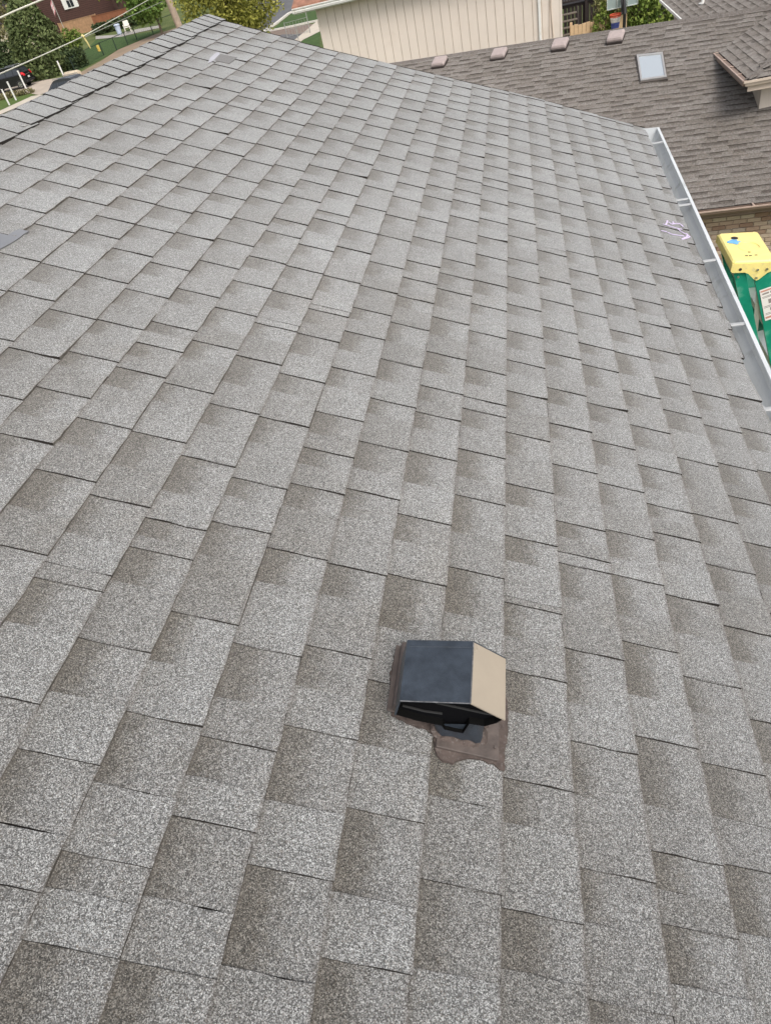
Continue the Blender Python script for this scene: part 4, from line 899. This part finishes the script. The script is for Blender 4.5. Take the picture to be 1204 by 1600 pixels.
m = MB(); m.prism([(4.4, 39.7, -4.3), (7.6, 39.7, -4.3), (7.6, 41.2, -3.7), (4.4, 41.2, -3.7)], (0, 0, .06)); m.build('roof', MATS['gutter_pan'], sh_)
for x in (4.62, 5.5, 7.38): m = MB(); m.bbox((x, 39.95, -5.1), (.09, .09, 1.7), .01); m.build('corner_post', MATS['trim_white'], sh_)
# ================================================================ STREET BEYOND THE RIDGE
def car(name, label, pos, ang, L, paint, group=None, H=1.68):
    t = thing(name, label, 'car', pos, group); R = rotz(ang); c = Vector(pos); W_ = 1.82
    P = lambda x, y, z: c+R @ V(x, y, z)                                # x forward from the rear bumper, y left
    k = H/1.68
    low = [(0.05, .42), (.02, .62), (.06, .98*k), (.18, 1.02*k), (L*.70, 1.0*k), (L*.97, .86*k), (L, .62), (L-.05, .35), (L-.35, .30), (.4, .30)]
    m = MB(); n = len(low); rings = []
    for y, f in ((-W_/2, .94), (-W_/2+.08, 1), (W_/2-.08, 1), (W_/2, .94)): rings.append([m.vert(P(L/2+(x-L/2)*(.985 if f < 1 else 1), y, .62+(z-.62)*f)) for x, z in low])
    for a, b in zip(rings[:-1], rings[1:]):
        for i in range(n): m.face((a[i], a[(i+1) % n], b[(i+1) % n], b[i]))
    m.face(rings[0][::-1]); m.face(rings[-1]); m.build('body', MATS[paint], t)
    cab = [(.10, 1.0*k), (.42, 1.50*k), (.62, H-.05), (1.2, H), (2.3, H-.02), (L*.60, 1.48*k), (L*.74, 1.0*k)]
    m = MB(); A_ = [m.vert(P(x, -W_/2+.05+(.16 if z > 1.2*k else 0), z)) for x, z in cab]; B_ = [m.vert(P(x, W_/2-.05-(.16 if z > 1.2*k else 0), z)) for x, z in cab]
    for i in range(len(cab)-1): m.face((A_[i], A_[i+1], B_[i+1], B_[i]))
    m.face(A_[::-1]); m.face(B_); m.build('cabin', MATS[paint], t)
    for sy in (-1, 1):
        def sd(x, z): f = (z-1.0*k)/(.5*k); return P(x, sy*(W_/2-.046-.16*min(1, max(0, f))), z)
        for q in ([(.45, 1.06*k), (.72, 1.47*k), (1.12, 1.50*k), (1.12, 1.06*k)], [(1.2, 1.06*k), (1.2, 1.5*k), (2.0, 1.5*k), (2.0, 1.06*k)], [(2.08, 1.06*k), (2.08, 1.5*k), (2.45, 1.48*k), (L*.68, 1.06*k)]):
            m = MB(); m.prism([sd(*p) for p in q], R @ V(0, sy*.006, 0)); m.build('side_window', MATS['glass_dark'], t)
        m = MB(); m.tube([P(.75, sy*.62, H+.0), P(.85, sy*.62, H+.06), P(2.4, sy*.62, H+.06), P(2.5, sy*.62, H)], .02, 6); m.build('roof_rail', MATS['chrome'], t)
        m = MB(); m.prism([P(-.01, sy*.62, .98*k), P(.0, sy*.86, .98*k), P(.22, sy*.915, 1.04*k), P(.30, sy*.90, 1.16*k), P(.12, sy*.82, 1.16*k)], R @ V(.0, 0, -.13)); m.build('tail_light', MATS['tail_red'], t)
        m = MB(); m.bbox(P(L-.08, sy*.62, .74), (.12, .4, .14), .02, R); m.build('headlight', MATS['chrome'], t)
        for x in (.85, L-.85):
            w = P(x, sy*(W_/2-.10), .36); ax = R @ V(0, 1, 0)
            m = MB(); m.tube([w-ax*.12, w-ax*.10, w+ax*.10, w+ax*.12], [.33, .36, .36, .33], 18); wh = m.build('wheel', MATS['tyre'], t)
            m = MB(); o = w+ax*sy*.115; m.tube([o, o+ax*sy*.012], .235, 16); rm = m.build('rim', MATS['chrome'], wh)
            m = MB()
            for q in range(5): a = q*1.2566; d = R @ V(math.cos(a), 0, math.sin(a)); s2 = d.cross(ax); m.prism([o+ax*sy*.013+d*.09-s2*.03, o+ax*sy*.013+d*.2-s2*.06, o+ax*sy*.013+d*.2+s2*.06, o+ax*sy*.013+d*.09+s2*.03], ax*sy*.003)
            m.build('rim_opening', MATS['trim_black'], wh)
    m = MB(); m.prism([P(.13, -.66, 1.1*k), P(.13, .66, 1.1*k), P(.40, .56, 1.46*k), P(.40, -.56, 1.46*k)], R @ V(-.01, 0, .004)); m.build('rear_window', MATS['glass_dark'], t)
    m = MB(); m.bbox(P(-.02, 0, .52), (.16, 1.7, .18), .04, R); m.build('bumper', MATS['trim_black'], t)
    m = MB(); m.bbox(P(.025, 0, .82), (.03, .36, .17), .01, R); m.build('number_plate', MATS['white_paint'], t)
    m = MB(); m.bbox(P(.03, 0, .93*k), (.04, .9, .05), .01, R); m.build('chrome_strip', MATS['chrome'], t)
    return t
car('parked_car', 'black suv parked on the driveway among the hedges at upper left', (-50.4, 77.3, -5.66), math.radians(184), 5.0, 'car_black', H=1.95)
car('parked_car', 'dark grey car whose roof just shows over the ridge caps', (-35.3, 61.0, -5.93), math.radians(168), 4.5, 'car_grey', H=1.74)
posts = [((-46.84, 77.76), 1.45, 'white marker post standing at the foot of the big evergreen'), ((-49.32, 74.17), 1.75, 'tall white post in front of the black suv tail light'), ((-47.62, 69.22), 1.55, 'white post on the grass beside the rear wheel of the suv'), ((-47.0, 67.0), 1.3, 'white post at the left picture edge on the grass')]
for (x, y), h, lb in posts:
    t = thing('marker_post', lb, 'post', (x, y, zt(y)), 'white posts by the driveway'); m = MB(); m.bbox((x, y, zt(y)+h/2), (.12, .12, h), .02); m.build('shaft', MATS['white_paint'], t); m = MB(); m.bbox((x, y, zt(y)+h+.01), (.15, .15, .05), .02); m.build('post_cap', MATS['white_paint'], t)
m = MB(); r = random.Random(6); P = [(-45.2+1.05*math.cos(a)*r.uniform(.85, 1.1), 76.6+.5*math.sin(a)*r.uniform(.85, 1.1)) for a in np.linspace(0, 6.283, 10)[:-1]]
lo = [m.vert((x, y, -5.75)) for x, y in P]; md = [m.vert((x, y, -5.38+r.uniform(-.05, .05))) for x, y in P]; hi = [m.vert((-45.2+(x+45.2)*.7, 76.6+(y-76.6)*.7, -5.2+r.uniform(-.04, .04))) for x, y in P]
for a, b in ((lo, md), (md, hi)):
    for i in range(9): m.face((a[i], a[(i+1) % 9], b[(i+1) % 9], b[i]))
m.face(hi); tag(m.build('landscape_rock', MATS['stone_beige']), 'beige landscape boulder beside the white marker post', 'rock')
# vegetation on the left
conifer('evergreen_shrub', 'tall dense green evergreen between the suv and the wooden fence', 'evergreen', (-51.0, 82.2, zt(82)), 7.2, 3.0, 9000, .20, 'leaf_arborvitae', 41, .55)
conifer('spruce_tree', 'blue grey spruce at the left picture edge above the suv', 'spruce', (-64.5, 86.5, zt(86.5)), 5.2, 2.0, 3200, .20, 'leaf_spruce', 42, .7)
tree('dark_bush', 'dark bush right behind the black suv', 'bush', (-58.5, 87.0, zt(87)), [(0, 0, 1.9, 2.6, 1.8, 2.1), (2.6, -.4, 1.4, 2.0, 1.6, 1.6), (-2.0, 0, 2.6, 1.8, 1.5, 1.5)], 5000, .2, 'leaf_dark', (.1, 1.6, (0, 0)), 43)
tree('olive_tree', 'sparse olive brown tree with a pale house showing through at top left', 'tree', (-65.5, 97.0, zt(97)), [(0, 0, 4.9, 4.6, 2.6, 2.4), (-2, 0, 6.6, 4, 2.6, 1.9), (3.4, 0, 6.6, 2.2, 2, 1.6), (4.0, -.5, 3.2, 2.2, 1.8, 1.7)], 2700, .22, 'leaf_olive', (.22, 3.6, (.3, 0)), 44)
tree('yellow_shrub', 'slender yellow green shrub right of the tall evergreen', 'shrub', (-49.4, 86.8, zt(86.8)), [(0, 0, 1.6, .8, .8, 1.6), (.6, 0, 2.4, .7, .7, .9), (-.6, .3, 2.6, .6, .6, .9)], 1500, .13, 'leaf_hedge', (.08, 1.6, (.1, 0)), 45)
tree('small_bush', 'low dark bush beside the green fence start', 'bush', (-47.7, 82.0, zt(82)), [(0, 0, .9, 1.0, .9, 1.0), (.6, .8, 1.0, .9, .8, .9)], 1500, .15, 'leaf_dark', (.05, .7, (0, 0)), 46)
tree('leafy_tree', 'round green leafy tree just left of the utility pole', 'tree', (-40.9, 92.0, zt(92)), [(-.4, 0, 3.4, 1.9, 1.7, 1.9), (-1.8, .2, 3.0, 1.5, 1.4, 1.5), (.2, 0, 5.0, 1.6, 1.5, 1.5), (-2.2, .3, 4.9, 1.8, 1.4, 1.4)], 5200, .19, 'leaf_green', (.16, 2.6, (0, 0)), 47)
tree('maple_tree', 'large yellow green tree standing behind the peak of the grey ridge', 'tree', (-15.8, 46.5, zt(46.5)), [(-1.25, -.6, 4.9, 1.75, 1.9, 1.7), (.9, -.8, 4.7, 2.0, 1.9, 1.7), (.3, 0, 6.4, 2.5, 2.5, 1.8), (-1.7, .4, 6.2, 1.5, 1.6, 1.5), (2.0, .3, 5.7, 1.45, 1.4, 1.4), (0, -.6, 3.9, 1.8, 1.5, 1.0)], 26000, .085, 'leaf_lime', (.22, 4.0, (0, 0)), 48, None, 5)
tree('backyard_tree', 'yellowing tree over the corner of the dark red house', 'tree', (-55.6, 113.5, zt(113.5)), [(0, 0, 4.1, 2.6, 1.8, 1.5), (1.6, -.2, 4.6, 1.8, 1.5, 1.4), (3.3, .2, 3.7, 1.7, 1.4, 1.3)], 3200, .23, 'leaf_yellow', (.16, 2.6, (.2, 0)), 49)
tree('patio_bush', 'dark bushes in front of the red fence behind the white chair', 'bush', (-54.0, 106.8, zt(106.8)), [(-1.8, 0, .6, 1.5, .7, .75), (.6, .1, .65, 1.5, .7, .8), (3.0, .1, .7, 1.4, .7, .9)], 3000, .18, 'leaf_dark', (.06, .7, (0, 0)), 50)  # low bushes in the dark leaf colour
tree('grass_clump', 'low strip of unmown plants along the driveway edge', 'plants', (-48.6, 71.6, zt(71.6)), [(-2.2, .1, .18, 1.2, .35, .35), (-.6, 0, .2, 1.2, .35, .38), (.9, 0, .18, 1.0, .3, .3)], 2200, .08, 'leaf_olive', None, 51)
m = MB()
for x in range(-150, -24, 7):
    g = np.random.default_rng(x+999); y = 136+g.uniform(-6, 10); leaf_quads(m, crown_pts([(x, y, zt(y)+3+g.uniform(0, 2), 5, 3, 4.5), (x+3, y, zt(y)+6, 4, 3, 3)], 520, x+999), .5, seed=x+999)
tag(m.build('far_trees', MATS['leaf_dark']), kind='stuff')
# yard: chain fence, sign, chair, bin, wooden fence, houses
FP = [(-46.9, 80.4), (-47.3, 84.0), (-46.92, 87.9), (-46.0, 89.6), (-45.4, 91.6), (-45.2, 94.0), (-43.5, 95.3), (-41.0, 97.5)]
cf = thing('chain_fence', 'dark green wire fence around the mown lawn beyond the ridge', 'fence', (-46, 89, zt(89)))
for x, y in FP: m = MB(); m.tube([(x, y, zt(y)), (x, y, zt(y)+1.3)], .05, 6); m.build('post', MATS['fence_green'], cf)
m = MB()
for (x0, y0), (x1, y1) in zip(FP[:-1], FP[1:]): m.tube([(x0, y0, zt(y0)+1.25), (x1, y1, zt(y1)+1.25)], .03, 5)
m.build('top_rail', MATS['fence_green'], cf)
m = MB()
for (x0, y0), (x1, y1) in zip(FP[:-1], FP[1:]):
    L = math.hypot(x1-x0, y1-y0); n = int(L/.22)
    for i in range(n):
        for sg in (0, 1):
            t0_, t1_ = (i/n, min(1, (i+1.6)/n)) if sg else (min(1, (i+1.6)/n), i/n); a = V(x0+(x1-x0)*t0_, y0+(y1-y0)*t0_, 0); b = V(x0+(x1-x0)*t1_, y0+(y1-y0)*t1_, 0); a.z = zt(a.y)+.04; b.z = zt(b.y)+1.22; m.tube([a, b], .006, 3, False)
tag(m.build('wire_mesh', MATS['fence_green'], cf), kind='stuff')
t = thing('fence_sign', 'small yellow sign fixed on the green wire fence', 'sign', (-46.98, 87.3, zt(87.3)+.7)); m = MB(); m.bbox((-46.92, 87.25, zt(87.3)+.85), (.34, .04, .62), .02); m.build('sign_board', MATS['sign_yellow'], t)
ch = thing('garden_chair', 'white plastic armchair on the patio near the green tree', 'chair', (-49.6, 101.6, zt(101.6)+.05)); c = Vector(ch.location); s = 1.35; Rc = rotz(math.radians(200))
def cb(nm, p, sz): m = MB(); m.bbox(c+Rc @ (Vector(p)*s), [a*s for a in sz], .015, Rc); m.build(nm, MATS['plastic_white'], ch)
cb('seat', (0, 0, .42), (.52, .5, .05)); cb('backrest', (0, -.25, .72), (.50, .05, .45))
for x in (-1, 1):
    cb('armrest', (x*.28, 0, .64), (.06, .5, .04)); cb('leg', (x*.26, .22, .31), (.06, .06, .64)); cb('leg', (x*.26, -.22, .22), (.06, .06, .44))
bn_ = thing('waste_bin', 'pale blue grey lidded bin standing on the patio', 'bin', (-50.9, 101.6, zt(101.6)+.05)); c = Vector(bn_.location); m = MB(); m.tube([c, c+V(0, 0, 1.0)], [.28, .36], 12); m.build('tub', MATS['plastic_bluegrey'], bn_); m = MB(); m.tube([c+V(0, 0, 1.0), c+V(0, 0, 1.08), c+V(0, 0, 1.16)], [.42, .42, .25], 12); m.build('lid', MATS['plastic_bluegrey'], bn_)
for nm_, lb, x0, x1, y0, y1, ztop, mt in (('board_fence', 'light orange wooden fence below the dark red house', -64.9, -58.7, 112.2, 112.0, -2.55, 'wood_light'), ('board_fence', 'reddish brown wooden fence panel behind the dark bushes', -58.5, -52.0, 110.5, 108.4, -2.62, 'wood_red')):
    t = thing(nm_, lb, 'fence', ((x0+x1)/2, (y0+y1)/2, zt(y0)), 'wooden fences of the red house'); n = 34; m = MB()
    for i in range(n):
        x, y = x0+(x1-x0)*(i+.5)/n, y0+(y1-y0)*(i+.5)/n; m.box((x, y, (ztop+zt(y))/2), ((x1-x0)/n*.94, .03, ztop-zt(y)))
    tag(m.build('boards', MATS[mt], t), kind='stuff'); m = MB(); m.sweep([(-.05, 0), (.05, 0), (.05, .06), (-.05, .06)], [(x0, y0, ztop), (x1, y1, ztop)]); m.build('top_rail', MATS[mt], t)
    for x, y in ((x0, y0), (x1, y1)): m = MB(); m.bbox((x, y, (ztop+zt(y))/2+.05), (.14, .14, ztop-zt(y)+.1), .02); m.build('post', MATS[mt], t)
rh = thing('dark_red_house', 'dark reddish brown house with white shutters at the top left', 'house', (-65, 121, zt(118)))
m = MB(); m.prism([(-73, 118, -4.2), (-57.9, 117, -4.2), (-57.9, 117, 3.0), (-73, 118, 3.0)], (.6, 9, 0)); m.build('wall', MATS['red_siding'], rh)
m = MB()
for i in range(30): z = -3.9+i*.23; m.prism([(-73, 117.97, z), (-57.9, 116.97, z), (-57.9, 116.93, z+.02), (-73, 117.93, z+.02)], (0, .02, .2))
tag(m.build('clapboards', MATS['red_siding'], rh), kind='stuff')
m = MB(); m.prism([(-73.6, 117.2, 2.9), (-57.4, 116.2, 2.9), (-57.2, 121, 5.0), (-73.2, 122, 5.0)], (0, 0, .12)); m.prism([(-73.2, 122.01, 5.0), (-57.2, 121.01, 5.0), (-57, 127, 2.9), (-73, 128, 2.9)], (0, 0, .12)); m.build('roof', MATS['wood_dark'], rh)
def hw(x, y, z, w, h): return [(x-w/2, y, z-h/2), (x+w/2, y, z-h/2), (x+w/2, y, z+h/2), (x-w/2, y, z+h/2)]
m = MB(); m.prism(hw(-64.6, 117.30, -.35, 1.25, 2.0), (0, .08, 0)); fw = m.build('window', MATS['white_paint'], rh)
m = MB(); m.prism(hw(-64.6, 117.28, -.33, 1.0, 1.75), (0, .05, 0)); m.build('pane', MATS['glass_dark'], fw)
m = MB(); m.prism(hw(-64.6, 117.27, -.33, .05, 1.75), (0, .03, 0)); m.prism(hw(-64.6, 117.27, -.33, 1.0, .05), (0, .03, 0)); m.build('muntin', MATS['white_paint'], fw)
for x in (-65.55, -63.65): m = MB(); m.prism(hw(x, 117.3, -.35, .62, 2.0), (0, .06, 0)); m.build('shutter', MATS['white_paint'], rh)
fp = thing('flag_pole', 'thin pole with a faded pink and white flag beside the dark red house', 'flag', (-62.2, 108.5, zt(108.5))); m = MB(); m.tube([(-62.2, 108.5, zt(108.5)), (-62.2, 108.5, 2.2)], .04, 6); m.build('pole', MATS['cable_grey'], fp)
for i in range(5):
    m = MB(); pr = [(-62.25-.10*j, 108.46+.1*math.sin(j*1.4), .45-.24*i-.2*j) for j in range(6)]
    for a, b in zip(pr[:-1], pr[1:]): m.prism([a, b, (b[0], b[1], b[2]-.21), (a[0], a[1], a[2]-.21)], (0, .012, 0))
    m.build('flag_stripe', MATS['flag_pink' if i % 2 == 0 else 'flag_white'], fp)
ph = thing('pale_house', 'pale cream house glimpsed through the sparse olive tree', 'house', (-78, 113, zt(112)))
m = MB(); m.prism([(-88, 112, -5), (-70.5, 109, -5), (-70.5, 109, -.9), (-88, 112, -.9)], (1, 7, 0)); m.build('wall', MATS['stone_house'], ph)
m = MB(); m.prism([(-88.6, 111.4, -1.0), (-70, 108.3, -1.0), (-69.6, 112.4, 1.0), (-88.2, 115.5, 1.0)], (0, 0, .12)); m.build('roof', MATS['wood_dark'], ph)
for x in (-78, -74): m = MB(); m.prism(hw(x, 109.2+(-x-70.5)*.171+.35, -2.6, 1.2, 1.3), (0, .1, 0)); w_ = m.build('window', MATS['white_paint'], ph); m = MB(); m.prism(hw(x, 109.2+(-x-70.5)*.171+.3, -2.6, .95, 1.05), (0, .1, 0)); m.build('pane', MATS['glass_dark'], w_)
# utility pole and cables
up = thing('utility_pole', 'leaning weathered wooden utility pole behind the ridge', 'pole', (-38.3, 91.5, zt(91.5))); m = MB(); m.tube([(-38.3, 91.5, zt(91.5)), (-38.62, 91.5, -1.5), (-39.1, 91.5, 4.2)], [.40, .37, .28], 12); m.build('shaft', MATS['pole_wood'], up)
m = MB(); m.bbox((-39.1, 91.5, 3.6), (2.2, .12, .14), .02); m.build('crossarm', MATS['pole_wood'], up)
m = MB(); m.tube([(-40.0, 91.3, -1.1), (-40.0, 91.3, -.2)], .28, 10); m.build('transformer', MATS['cable_grey'], up)
J = V(-22.09, 40.0, -.79)
def sag(a, b, s, n=14): a, b = Vector(a), Vector(b); return [a.lerp(b, i/n)+V(0, 0, -s*4*(i/n)*(1-i/n)) for i in range(n+1)]
def wire(pts, r, mt, lb, nm='utility_cable'):
    m = MB(); m.tube(pts, r, 6); return tag(m.build(nm, MATS[mt], smooth=True), lb, 'cable', 'overhead cables')
wire(sag((-39.24, 91.4, -1.47), J, .0), .026, 'cable_white', 'upper pale cable running from the utility pole to the yellow spacer')
wire(sag((-39.26, 91.4, -2.21), J+V(0, 0, -.05), .0), .022, 'cable_grey', 'thinner grey cable just below the pale one right of the yellow spacer')
wire(sag(J, (-17.2, 22.0, -.42), .03), .026, 'cable_white', 'pale cable crossing in front of the evergreen to the left edge')
m = MB(); a = J; m.tube([a+V(-.05, 0, .05), a+V(.05, 0, -.05)], .08, 8); ins_ = thing('cable_spacer', 'small yellow spacer with a hanging tail where two cables join', 'spacer', J); m.build('clamp', MATS['insulator'], ins_); m = MB(); m.tube([a+V(.02, 0, -.05), a+V(.10, 0, -.30), a+V(.14, 0, -.55)], [.05, .045, .02], 6); m.build('tail', MATS['insulator'], ins_)
wire([V(-22.5, 30.0, .62), V(-19.7, 30.0, .90), V(-18.9, 30.0, .99), V(-17.4, 30.0, 1.12), V(-14, 30, 1.55)], .036, 'cable_white', 'thick white cable crossing the top left corner')
# small fence on the verge
sf = thing('wire_gate', 'low wire fence with white post beside the beige house path', 'fence', (-17.6, 67.5, zt(67.5)))
for x, y, h in ((-17.4, 68.4, 2.2), (-19.6, 68.9, 1.1), (-17.9, 66.0, 1.1)): m = MB(); m.tube([(x, y, zt(y)), (x, y, zt(y)+h)], .035, 6); m.build('post', MATS['gate_grey'], sf)
m = MB()
for i in range(9):
    f = i/8; x = -19.6+2.2*f; y = 68.9-.5*f; m.tube([(x, y, zt(y)), (x, y, zt(y)+1.0+.1*f)], .012, 4)
for h in (.1, .55, 1.05): m.tube([(-19.6, 68.9, zt(68.9)+h), (-17.4, 68.4, zt(68.4)+h+.1)], .015, 4)
tag(m.build('wire_mesh', MATS['gate_grey'], sf), kind='stuff')
